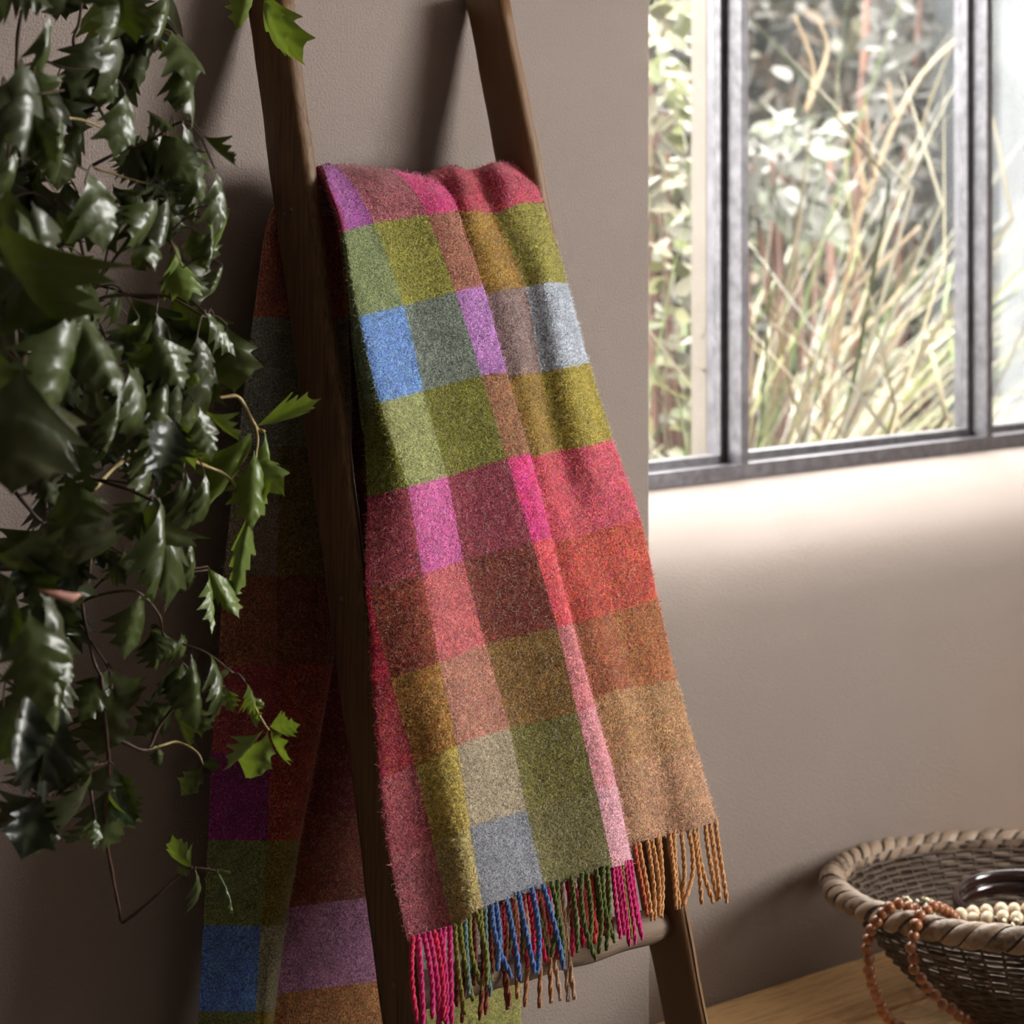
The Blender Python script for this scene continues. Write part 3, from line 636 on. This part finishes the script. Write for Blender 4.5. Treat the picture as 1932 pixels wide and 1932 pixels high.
def leaf(bx, by, tx, ty, d, kind='leaf', shine=0, wf=1.0, var=None, dt=None):
    b = atD(bx, by, d); dt = random.uniform(-.03, .04) if dt is None else dt; t = atD(tx, ty, d-dt)
    ax = t-b; L = ax.length; ax.normalize()
    if shine: nv = HV + Vector((random.gauss(0, .12), random.gauss(0, .12), random.gauss(0, .12)))
    else:
        nv = VD + Vector((random.gauss(0, .55), random.gauss(0, .55), random.gauss(0, .45)))
        if nv.dot(VD) < .25: nv = VD*.8+nv*.2
        if random.random() < .22: nv = -nv
    nv = nv-ax*nv.dot(ax)
    if nv.length < .05: nv = ax.orthogonal()
    nv.normalize(); sv = nv.cross(ax)
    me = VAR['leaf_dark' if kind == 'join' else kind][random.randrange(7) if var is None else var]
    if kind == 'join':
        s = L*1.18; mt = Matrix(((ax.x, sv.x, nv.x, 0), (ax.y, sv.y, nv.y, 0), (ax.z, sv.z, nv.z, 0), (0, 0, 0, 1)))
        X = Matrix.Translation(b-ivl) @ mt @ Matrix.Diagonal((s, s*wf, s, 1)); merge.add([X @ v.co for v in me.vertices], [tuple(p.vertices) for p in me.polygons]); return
    o = bpy.data.objects.new('leaflet', me); COL.objects.link(o); o.parent = ivy
    c = {0: 1.0}.get(0)
    s = L*1.18; wf *= 1.06; mt = Matrix(((ax.x, sv.x, nv.x, 0), (ax.y, sv.y, nv.y, 0), (ax.z, sv.z, nv.z, 0), (0, 0, 0, 1)))
    # leaf meshes bend below their chord: lift so that the tip meets the aimed point
    o.matrix_world = Matrix.Translation(b) @ mt @ Matrix.Diagonal((s, s*wf, s, 1))
    o.matrix_parent_inverse = Matrix.Identity(4)
    o.matrix_local = Matrix.Translation(-ivl) @ o.matrix_world if False else (Matrix.Translation(b-ivl) @ mt @ Matrix.Diagonal((s, s*wf, s, 1)))
    nleaf[0] += 1
    return o
Y_, D_, N_ = 'leaf_young', 'leaf_dark', 'leaf'
LV = [ # base, tip, depth, kind, shine, width factor
 (200,-20,205,75,2.5,Y_,0,1.1),(235,-30,250,60,2.5,N_,0,1),(315,-15,322,86,2.45,N_,1,.8),(320,58,386,122,2.45,N_,1,.9),(338,100,400,196,2.45,N_,1,.8),(358,140,372,212,2.47,N_,0,.9),(345,140,334,214,2.5,N_,0,.8),
 (280,60,268,170,2.5,D_,0,1),(300,60,300,135,2.52,N_,0,1),(195,92,232,170,2.35,N_,1,.8),(236,172,250,277,2.35,N_,1,.8),(190,60,148,174,2.4,D_,0,1.1),(88,20,118,178,2.25,N_,1,.45),(40,110,85,266,2.2,D_,0,1),(112,222,145,352,2.2,N_,1,.8),
 (165,322,228,445,2.3,N_,1,1),(160,345,200,458,2.36,N_,0,.9),(250,262,290,347,2.45,D_,0,1),(344,232,400,368,2.42,N_,1,.8),(380,250,426,322,2.44,D_,0,.9),(330,252,345,335,2.5,Y_,0,1),(318,288,352,375,2.44,D_,0,.9),(372,320,385,415,2.47,D_,0,1),
 (405,318,442,425,2.44,N_,0,.6),(432,395,420,478,2.45,Y_,0,.6),(398,418,420,502,2.43,N_,1,.5),(420,500,404,552,2.43,N_,0,.7),(328,458,372,538,2.46,Y_,0,.8),(362,430,386,508,2.46,N_,0,.9),(322,478,350,550,2.48,Y_,0,.8),
 (258,380,302,482,2.38,N_,0,1),(285,475,234,522,2.4,N_,0,.6),(290,365,314,442,2.46,N_,0,.8),(278,210,326,234,2.42,N_,1,.9),(108,395,132,455,2.3,Y_,0,.9),(30,395,142,530,2.12,N_,1,.8),(60,380,118,520,2.15,D_,0,.8),(5,405,35,645,2.08,N_,0,1),(40,440,95,645,2.1,N_,0,1),
 (138,580,118,760,2.12,N_,1,1.1),(150,590,235,722,2.15,N_,1,.8),(150,512,220,560,2.42,N_,0,1),(205,545,262,605,2.45,N_,0,1),(386,588,446,658,2.45,N_,1,.7),(325,552,392,722,2.5,N_,0,1),(295,590,335,702,2.45,D_,0,1),(250,560,290,660,2.5,N_,0,1),
 (428,612,452,748,2.47,N_,0,.9),(405,600,420,700,2.5,D_,0,.9),(240,685,318,802,2.3,N_,1,.8),(225,735,242,856,2.28,N_,1,.5),(180,720,200,860,2.32,D_,0,1.1),(140,760,180,900,2.35,D_,0,1.1),(45,690,15,945,2.05,D_,0,1.0),(70,730,105,900,2.1,D_,0,1),
 (368,655,373,742,2.4,Y_,0,.5),(376,768,402,856,2.38,N_,1,.9),(384,770,434,842,2.4,Y_,0,.6),(348,795,352,882,2.4,Y_,0,.8),(320,780,330,860,2.4,N_,0,.9),
 (476,806,418,978,2.55,Y_,0,.62),(484,803,576,770,2.55,Y_,0,.45),(498,812,530,907,2.55,Y_,1,.5),(480,850,482,984,2.53,Y_,0,.65),(476,860,528,908,2.56,Y_,0,.8),(472,960,440,1125,2.53,Y_,0,.35),(468,965,480,1050,2.55,Y_,0,.4),
 (282,855,300,940,2.42,N_,1,.8),(258,860,262,935,2.45,D_,0,.9),(352,895,398,1035,2.45,N_,1,.7),(385,890,412,985,2.46,N_,1,.6),(345,905,330,1000,2.48,D_,0,.8),(292,940,258,1092,2.36,N_,0,.8),(300,940,352,1122,2.36,N_,1,.7),(278,945,228,992,2.38,N_,0,1.1),(310,960,330,1130,2.4,N_,0,.5),
 (235,1035,238,1120,2.42,N_,1,.6),(205,1035,222,1085,2.44,D_,0,.9),(182,1020,195,1070,2.45,D_,0,.9),(205,1010,216,1024,2.42,N_,1,1),(355,1022,392,1108,2.5,N_,1,.6),(392,1068,442,1162,2.52,Y_,0,.5),(392,1075,410,1178,2.52,Y_,0,.45),(368,1088,350,1142,2.52,N_,0,.9),
 (266,1118,250,1232,2.46,N_,0,.9),(288,1186,308,1262,2.5,N_,1,.6),(85,980,196,1112,2.2,D_,0,1.05),(75,1120,184,1224,2.15,D_,1,.8),(55,1150,85,1325,2.12,N_,0,.9),(108,1185,136,1278,2.2,N_,1,.8),(105,1280,132,1392,2.25,N_,1,.8),
 (60,1295,8,1434,2.2,D_,0,.9),(125,1330,40,1462,2.25,D_,0,1),(100,1380,66,1480,2.26,D_,0,.9),(205,1262,160,1350,2.48,N_,0,1),(208,1262,195,1368,2.5,N_,0,1),(212,1262,258,1378,2.48,N_,0,.9),(210,1300,198,1442,2.47,N_,0,.9),
 (330,1250,280,1318,2.52,N_,0,1),(345,1250,330,1320,2.53,N_,0,1),(285,1180,310,1258,2.5,N_,0,.7),(346,1212,312,1242,2.5,N_,1,1.3),(335,1210,365,1222,2.5,N_,1,1.2),(285,1185,325,1210,2.5,N_,1,.9),(360,1234,396,1362,2.5,N_,1,.8),(392,1231,468,1322,2.5,N_,1,.55),
 (462,1286,502,1324,2.5,Y_,0,.4),(424,1296,437,1336,2.53,Y_,0,.9),(468,1318,478,1377,2.53,Y_,0,.5),(480,1315,500,1340,2.53,Y_,0,.6),(404,1262,428,1305,2.53,D_,0,1),
 (498,1374,450,1457,2.52,Y_,0,.6),(506,1378,472,1498,2.52,Y_,0,.55),(508,1371,554,1370,2.52,Y_,0,.9),(512,1378,520,1428,2.52,Y_,0,.7),
 (332,1325,264,1382,2.55,N_,0,1),(335,1330,350,1405,2.55,N_,0,1),(362,1320,372,1390,2.56,N_,0,.7),(298,1408,302,1446,2.52,N_,0,1),(384,1443,340,1512,2.55,N_,0,.6),(382,1442,406,1444,2.55,N_,0,1),
 (188,1436,80,1470,2.35,D_,0,.7),(172,1455,152,1592,2.35,D_,0,.9),(200,1440,172,1540,2.38,D_,0,1),(204,1468,178,1545,2.5,Y_,0,.9),(208,1480,200,1602,2.52,N_,0,1.1),(212,1490,246,1560,2.52,N_,0,1),(214,1442,247,1535,2.46,N_,0,.4),
 (86,1494,4,1575,2.35,D_,0,.8),(80,1500,33,1622,2.35,D_,0,.9),(84,1502,100,1595,2.36,D_,0,.9),(60,1500,20,1600,2.38,D_,0,1),(100,1500,75,1605,2.4,N_,0,.8),(175,1544,145,1608,2.42,N_,1,.9),(180,1544,182,1592,2.42,N_,1,.8),
 (362,1640,338,1654,2.58,N_,1,1.4),(368,1641,406,1727,2.58,N_,1,.55),(410,1644,458,1706,2.58,N_,1,.4),(362,1637,320,1614,2.6,Y_,0,.8),(395,1640,440,1660,2.6,N_,0,.5),
 (500,-20,546,128,2.60,Y_,0,.75),(498,-5,514,95,2.61,Y_,0,.6),(470,-30,456,62,2.62,Y_,0,.7)]
for r in LV: leaf(*r)
# inner foliage, kept inside the dense body of the plant
def inpoly(x, y, P):
    c = False; j = len(P)-1
    for i in range(len(P)):
        if (P[i][1] > y) != (P[j][1] > y) and x < (P[j][0]-P[i][0])*(y-P[i][1])/(P[j][1]-P[i][1])+P[i][0]: c = not c
        j = i
    return c
body = [(-40,-60),(330,-60),(350,60),(300,200),(330,300),(395,330),(400,480),(300,490),(240,440),(160,470),(260,560),(400,600),(430,720),(400,840),(300,880),(330,1040),(240,1040),(160,900),(150,1130),(130,1250),(140,1450),(110,1560),(20,1560),(-40,1500)]
gaps = [(60,78,26),(18,75,22),(135,60,10),(170,150,30),(110,105,16),(180,195,26),(210,270,34),(280,185,34),(300,150,30),(178,432,36),(185,490,40),(215,615,22),(250,500,30),(355,400,14),(32,708,24),(48,955,30),(215,900,24),(205,975,40),(240,1090,40),(200,1140,30),(95,340,12),(160,300,14),(20,1290,26),(20,1015,14),(8,1480,30),(150,1180,20)]
k = 0; tries = 0
while k < 250 and tries < 30000:
    tries += 1; x = random.uniform(-40, 430); y = random.uniform(-60, 1560)
    L = random.uniform(80, 130)*(1.15 if x < 100 else .9); a = math.radians(random.gauss(90, 28)); tx, ty = x+L*math.cos(a), y+L*math.sin(a)
    if not inpoly(x, y, body) or not inpoly(tx, ty, body): continue
    if any((x+(tx-x)*q-gx)**2+(y+(ty-y)*q-gy)**2 < (gr+14)**2 for gx, gy, gr in gaps for q in (0, .3, .6, 1)): continue
    k += 1; d = random.uniform(2.28, 2.58) - (.12 if x < 80 else 0)
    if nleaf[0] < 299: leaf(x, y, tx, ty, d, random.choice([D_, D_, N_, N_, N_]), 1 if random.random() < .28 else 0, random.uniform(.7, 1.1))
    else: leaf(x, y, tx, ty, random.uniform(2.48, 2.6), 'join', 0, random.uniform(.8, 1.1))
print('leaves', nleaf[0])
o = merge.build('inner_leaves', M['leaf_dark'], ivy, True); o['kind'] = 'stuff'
# stems
ST_ = [ # polyline px,py,depth, radius, material
 ([(60,-60,2.4),(35,60,2.38),(30,160,2.36),(15,300,2.3),(20,460,2.25),(30,660,2.22)], .0026, 'stem'),
 ([(160,-60,2.5),(150,40,2.46),(140,90,2.45),(190,210,2.42),(245,280,2.42),(330,235,2.43),(345,230,2.42)], .0018, 'stem'),
 ([(230,15,2.45),(275,40,2.45),(310,55,2.45),(325,62,2.45)], .0014, 'stem_young'),
 ([(195,80,2.48),(240,65,2.47),(300,60,2.47),(322,68,2.46)], .0014, 'stem_young'),
 ([(30,130,2.3),(80,115,2.32),(120,128,2.34),(190,135,2.36)], .0016, 'stem'),
 ([(120,222,2.36),(160,228,2.38),(230,260,2.4),(236,270,2.4)], .0014, 'stem_young'),
 ([(175,312,2.42),(235,280,2.42),(260,262,2.42)], .0018, 'stem'),
 ([(180,318,2.4),(220,330,2.41),(270,345,2.42),(288,346,2.43)], .0013, 'stem_young'),
 ([(150,450,2.42),(175,540,2.42),(192,520,2.42),(215,430,2.42),(245,400,2.42)], .0016, 'stem'),
 ([(160,530,2.45),(195,515,2.45),(230,470,2.45),(275,420,2.45)], .0020, 'stem'),
 ([(152,595,2.44),(200,560,2.45),(300,558,2.46),(330,565,2.46),(390,600,2.46)], .0020, 'stem'),
 ([(155,530,2.47),(210,545,2.47),(270,562,2.47),(345,560,2.47),(388,590,2.46)], .0016, 'stem'),
 ([(160,530,2.47),(180,590,2.47),(200,640,2.45)], .0015, 'stem'),
 ([(145,360,2.45),(147,440,2.45),(150,452,2.45),(190,420,2.44),(205,400,2.44)], .0017, 'stem'),
 ([(300,400,2.44),(325,460,2.45),(345,505,2.45)], .0013, 'stem_young'),
 ([(175,925,2.42),(230,870,2.46),(295,850,2.47),(360,770,2.5),(430,748,2.52),(455,755,2.53),(482,805,2.55),(500,815,2.55)], .0026, 'stem_young'),
 ([(235,868,2.46),(300,810,2.48),(362,765,2.5)], .0019, 'stem_young'),
 ([(290,850,2.47),(330,858,2.49),(390,880,2.51),(430,900,2.53),(470,950,2.53)], .0021, 'stem_young'),
 ([(482,805,2.55),(486,830,2.54),(480,880,2.53)], .0018, 'stem_young'),
 ([(60,900,2.35),(150,900,2.4),(230,920,2.4),(290,945,2.37)], .0020, 'stem'),
 ([(35,935,2.3),(90,920,2.34),(180,905,2.4),(260,915,2.4)], .0014, 'stem'),
 ([(30,930,2.4),(85,985,2.42),(80,880,2.42)], .0020, 'stem'),
 ([(165,860,2.45),(175,980,2.46),(165,1100,2.46),(155,1140,2.46),(175,1240,2.47),(190,1275,2.47)], .0024, 'stem'),
 ([(150,1140,2.46),(180,1125,2.46),(230,1115,2.46),(265,1120,2.46),(300,1160,2.48),(310,1200,2.5),(345,1215,2.5),(390,1232,2.5),(440,1270,2.5)], .0016, 'stem'),
 ([(165,1010,2.44),(205,1030,2.43),(235,1048,2.42)], .0014, 'stem'),
 ([(160,1130,2.46),(200,1090,2.45),(235,1072,2.43)], .0018, 'stem'),
 ([(172,1210,2.47),(205,1262,2.49),(212,1300,2.48)], .0015, 'stem'),
 ([(470,1320,2.51),(478,1330,2.51),(500,1368,2.52),(508,1378,2.52)], .0016, 'stem_young'),
 ([(215,1390,2.5),(275,1415,2.53),(300,1370,2.54),(350,1310,2.54),(375,1300,2.54)], .0022, 'stem'),
 ([(275,1415,2.53),(310,1405,2.54),(335,1400,2.55),(370,1418,2.55),(384,1444,2.55)], .0016, 'stem_young'),
 ([(190,1275,2.47),(200,1380,2.48),(205,1440,2.49),(203,1500,2.5),(198,1560,2.52),(210,1640,2.55),(224,1712,2.57),(229,1738,2.58),(242,1734,2.58),(290,1695,2.58),(335,1655,2.59),(362,1638,2.59),(410,1644,2.59)], .0023, 'stem'),
 ([(-20,1250,2.3),(20,1290,2.3),(60,1300,2.28)], .0018, 'stem'),
 ([(200,1440,2.48),(150,1450,2.42),(105,1490,2.38),(80,1500,2.36),(55,1490,2.35)], .0019, 'stem'),
 ([(495,-60,2.62),(500,-20,2.61),(502,0,2.6)], .0018, 'stem_young'),
 ([(60,-40,2.4),(-30,-60,2.4)], .002, 'stem'),
 ([(-30,175,2.2),(60,178,2.22),(120,170,2.3)], .0014, 'stem'),
 ([(-20,640,2.25),(40,690,2.22),(50,700,2.1)], .002, 'stem')]
stem_pts = []
for P, r, mt in ST_:
    Q = cr(P, 6)
    Q3 = [atD(*p)-ivl for p in Q]; m = MB(); rad = [r*(1-.3*i/len(Q3))*(1+.12*math.sin(i*1.3)) for i in range(len(Q3))]; m.tube(Q3, rad, 6)
    m.build('stem', M[mt], ivy, True); stem_pts += Q3
m = MB(); sp = stem_pts
for o in [o for o in ivy.children if o.name.startswith('leaflet')]:
    b = o.matrix_local.translation; q = min(sp, key=lambda s: (s-b).length)
    if .006 < (q-b).length < .075:
        mid = (q+b)/2 + Vector((0, 0, .22*(q-b).length)); m.tube([Vector(v) for v in cr([tuple(q), tuple(mid), tuple(b)], 4)], .0009, 4)
o = m.build('petioles', M['stem'], ivy, True); o['kind'] = 'stuff'
m = MB(); c = atD(112, 1122, 2.14)-ivl; m.tube([c+Vector((-.02, 0, .006)), c, c+Vector((.012, 0, -.004)), c+Vector((.022, 0, -.002))], [.001, .004, .005, .001], 7); m.build('dried_bract', M['stem_dry'], ivy, True)
# ------------------------------------------------------------------ garden beyond the window
M['ground'] = simple('garden_soil', (.08, .065, .035), .9, .4, 8)
M['straw'] = wool('straw_blades', fibre=True); M['foliage'] = wool('garden_leaves', fibre=True)
M['post'] = wood('pale_post_wood', (.075, .06, .05), (.135, .115, .095), (6, 6, .5))
M['twig'] = simple('tan_twig', (.15, .10, .05), .7, .25, 30)
M['rust'] = simple('rusty_stalk', (.07, .03, .018), .8, .3, 20)
M['shed'] = simple('pale_render', (.020, .022, .0235), .85, .12, 4)
struct(box('ground', (-6, YO, -.4), (16, 14, -.02), M['ground']))
def ribbons(name, n, fn, mat, **kw):
    V = []; Fc = []; Cc = []; seg = 5
    for i in range(n):
        b, d0, L, w_, dr, c = fn(); side = Vector((random.gauss(0, 1), random.gauss(0, 1), .1)).normalized()*w_
        n0 = len(V); p = Vector(b); d = Vector(d0)
        for k in range(seg+1):
            t = k/seg; ww = side*(1-t**2*.95); V.append(p-ww); V.append(p+ww); Cc += [c, c]
            p = p + d*(L/seg); d = (d+Vector((dr[0], dr[1], dr[2]))*(1/seg)).normalized()
            if p.y < .64: d.y = abs(d.y); p.y = max(p.y, .60)
            p.x = min(p.x, XG)
        for k in range(seg): a = n0+2*k; Fc.append((a, a+1, a+3, a+2))
    me = mesh(name, V, Fc); ca = me.color_attributes.new('Col', 'FLOAT_COLOR', 'POINT'); ca.data.foreach_set('color', np.array([[*c, 1] for c in Cc]).ravel())
    o = link(name, me, mat); return o
XG = hitY(1885, 500, 1.5).x - .04
def gp(pxr, yr):                                                    # ground position under a viewing direction
    px = random.uniform(*pxr); Y = random.uniform(*yr); p = hitY(px, 900, Y); return (min(p.x, XG), p.y, 0)
straws = [tuple(q*.27 for q in c) for c in [(.80, .68, .42), (.88, .80, .58), (.62, .52, .26), (.46, .48, .16), (.30, .40, .12), (.92, .88, .74)]]
def mk_grass(pxr, yr, hmin, hmax, cols):
    def fn():
        b = gp(pxr, yr); a = random.uniform(0, 6.28); lean = random.uniform(.05, .55)
        return b, Vector((math.cos(a)*lean, math.sin(a)*lean, 1)).normalized(), random.uniform(hmin, hmax), random.uniform(.003, .011), (math.cos(a)*1.6+random.gauss(0, .8), math.sin(a)*.8*(1 if math.sin(a) > 0 else .2), -random.uniform(.3, 2.6)), random.choice(cols)
    return fn
o = ribbons('dry_grass', 1700, mk_grass((1180, 1400), (.80, 1.7), 1.0, 2.4, straws), M['straw']); tag(o, 'tall pale dry grass filling the view through the left pane', 'grass', kind='stuff')
o = ribbons('meadow_grass', 1100, mk_grass((1400, 1880), (1.2, 2.3), .7, 1.32, straws), M['straw']); tag(o, 'straw-coloured dry grass low behind the middle pane', 'grass', kind='stuff')
def leafcloud(name, label, n, pxr, pyr, yr, size, cols, cat='shrub'):
    V = []; Fc = []; Cc = []
    for i in range(n):
        p = hitY(random.uniform(*pxr), random.uniform(*pyr), random.uniform(*yr)); s = random.uniform(*size)
        ax = Vector((random.gauss(0, 1), random.gauss(0, 1), random.gauss(-.4, .7))).normalized(); nv = Vector((random.gauss(0, .6), random.gauss(-.6, .6), random.gauss(.6, .6))); sv = ax.cross(nv).normalized(); nv = sv.cross(ax)
        q = [p, p+ax*s*.3+sv*s*.2+nv*s*.04, p+ax*s*.7+sv*s*.17+nv*s*.03, p+ax*s, p+ax*s*.7-sv*s*.17+nv*s*.03, p+ax*s*.3-sv*s*.2+nv*s*.04, p+ax*s*.5]
        n0 = len(V); V += q; Fc += [(n0+a, n0+b, n0+6) for a, b in ((0, 1), (1, 2), (2, 3), (3, 4), (4, 5), (5, 0))]; Cc += [tuple(q*.17 for q in random.choice(cols))]*7
    me = mesh(name, V, Fc); ca = me.color_attributes.new('Col', 'FLOAT_COLOR', 'POINT'); ca.data.foreach_set('color', np.array([[*c, 1] for c in Cc]).ravel())
    t = thing(name, label, cat, loc=(0, 0, 0)); o = link('foliage', me, M['foliage'], t); o['kind'] = 'stuff'
    m = MB()
    for k in range(9):
        b = hitY(random.uniform(*pxr), 900, sum(yr)/2+random.uniform(-.1, .1)); e = hitY(random.uniform(*pxr), random.uniform(*pyr), sum(yr)/2)
        m.tube(cr([(b.x, b.y, 0), ((b.x+e.x)/2, b.y, e.z*.55), (e.x, e.y, max(e.z, .3))], 5), .007, 5)
    m.build('branches', M['rust'], t, True); return t
grey = [(.38, .37, .34), (.52, .51, .46), (.24, .24, .20), (.15, .14, .12), (.34, .31, .26)]
green = [(.16, .22, .08), (.26, .32, .12), (.10, .12, .06), (.40, .42, .22), (.30, .22, .12)]
leafcloud('shrub', 'grey-leaved shrub high behind the middle pane, at its right', 850, (1650, 1840), (-60, 420), (1.7, 2.3), (.05, .10), grey)
leafcloud('shrub', 'pale broad-leaved shrub behind the left of the middle pane', 170, (1405, 1560), (230, 450), (1.3, 1.6), (.06, .11), [(.60, .60, .50), (.70, .70, .60), (.40, .44, .28)])
leafcloud('hedge', 'deep shaded hedge of mixed dark leaves behind all the garden plants', 8500, (820, 2080), (-220, 960), (2.9, 3.9), (.06, .14), [(.13, .11, .08), (.22, .19, .15), (.27, .25, .14), (.42, .38, .30), (.28, .19, .11), (.16, .16, .06), (.5, .46, .38)], 'hedge')
leafcloud('bramble', 'green and brown leafy bramble low behind the middle pane', 900, (1420, 1840), (330, 860), (2.0, 2.7), (.04, .09), green)
leafcloud('climber', 'light yellow-green leafy climber behind the left pane', 420, (1200, 1330), (-60, 860), (.95, 1.5), (.04, .08), [(.70, .68, .32), (.50, .56, .22), (.98, .90, .62), (.80, .78, .58)])
pp = hitY(1334, 500, .62); tag(box('fence_post', (pp.x-.021, .60, 0), (pp.x+.021, .64, 2.5), M['post'], None, .003), 'pale weathered timber post outside, just left of the left mullion', 'post')
tw = thing('sapling', 'bare tan sapling with angled side twigs behind the middle pane', 'sapling', loc=tuple(hitY(1560, 900, 1.05)))
twl = Vector(tw.location)
def twig(P, r0, r1, name='twig'):
    Q = [hitY(x, y, Y)-twl for x, y, Y in cr(P, 5)]; m = MB(); m.tube(Q, list(np.linspace(r0, r1, len(Q))), 6); m.build(name, M['twig'], tw, True)
b_ = hitY(1548, 860, 1.05)
twig([(1545,1500,1.05),(1548,1100,1.05),(1555,830,1.05),(1575,690,1.05),(1592,560,1.05),(1618,420,1.05),(1648,340,1.05),(1690,230,1.05),(1740,140,1.05),(1815,62,1.05)], .009, .004, 'trunk')
for P in ([(1592,562,1.05),(1640,520,1.0),(1690,470,.98),(1735,428,.96)], [(1578,668,1.05),(1630,620,1.1),(1680,570,1.1),(1728,512,1.1)], [(1540,845,1.05),(1580,790,1.0),(1640,715,.98),(1705,610,.95)], [(1634,372,1.05),(1620,300,1.08),(1582,212,1.1)], [(1690,225,1.05),(1680,190,1.05),(1676,152,1.05)], [(1650,335,1.05),(1640,270,1.0),(1633,200,1.0)],
          [(1560,790,1.05),(1530,680,1.05),(1440,545,1.1)], [(1555,830,1.05),(1500,760,1.0),(1475,640,.95),(1440,560,.95)], [(1525,200,1.3),(1535,130,1.3),(1500,30,1.3)], [(1520,210,1.3),(1560,100,1.3),(1545,40,1.3)]): twig(P, .006, .003)
for (x, y0, x1, y1) in ((1572, 1000, 1566, 280), (1615, 420, 1640, -60), (1700, 400, 1745, -60)):
    a_ = hitY(x, y0, 1.9); b2 = hitY(x1, y1, 1.9); m = MB(); m.tube([(a_.x, a_.y, 0), tuple(a_), tuple(b2)], [.016, .013, .010], 7)
    tag(m.build('stalk', M['rust'], None, True), {1572: 'rust-brown stalk behind the sapling, lowest and centred in the middle pane', 1615: 'rust-brown stalk high behind the sapling, left of two', 1700: 'rust-brown stalk high behind the sapling, right of two'}[x], 'stalk', 'rust-brown stalks')
sp0 = hitY(1885, 500, 1.5)
gw = box('garden_wall', (sp0.x, 1.5, -.02), (sp0.x+2.2, 1.72, 2.9), M['shed'], None, .01); tag(gw, 'pale grey rendered garden wall seen through the cloudy right pane', 'wall')

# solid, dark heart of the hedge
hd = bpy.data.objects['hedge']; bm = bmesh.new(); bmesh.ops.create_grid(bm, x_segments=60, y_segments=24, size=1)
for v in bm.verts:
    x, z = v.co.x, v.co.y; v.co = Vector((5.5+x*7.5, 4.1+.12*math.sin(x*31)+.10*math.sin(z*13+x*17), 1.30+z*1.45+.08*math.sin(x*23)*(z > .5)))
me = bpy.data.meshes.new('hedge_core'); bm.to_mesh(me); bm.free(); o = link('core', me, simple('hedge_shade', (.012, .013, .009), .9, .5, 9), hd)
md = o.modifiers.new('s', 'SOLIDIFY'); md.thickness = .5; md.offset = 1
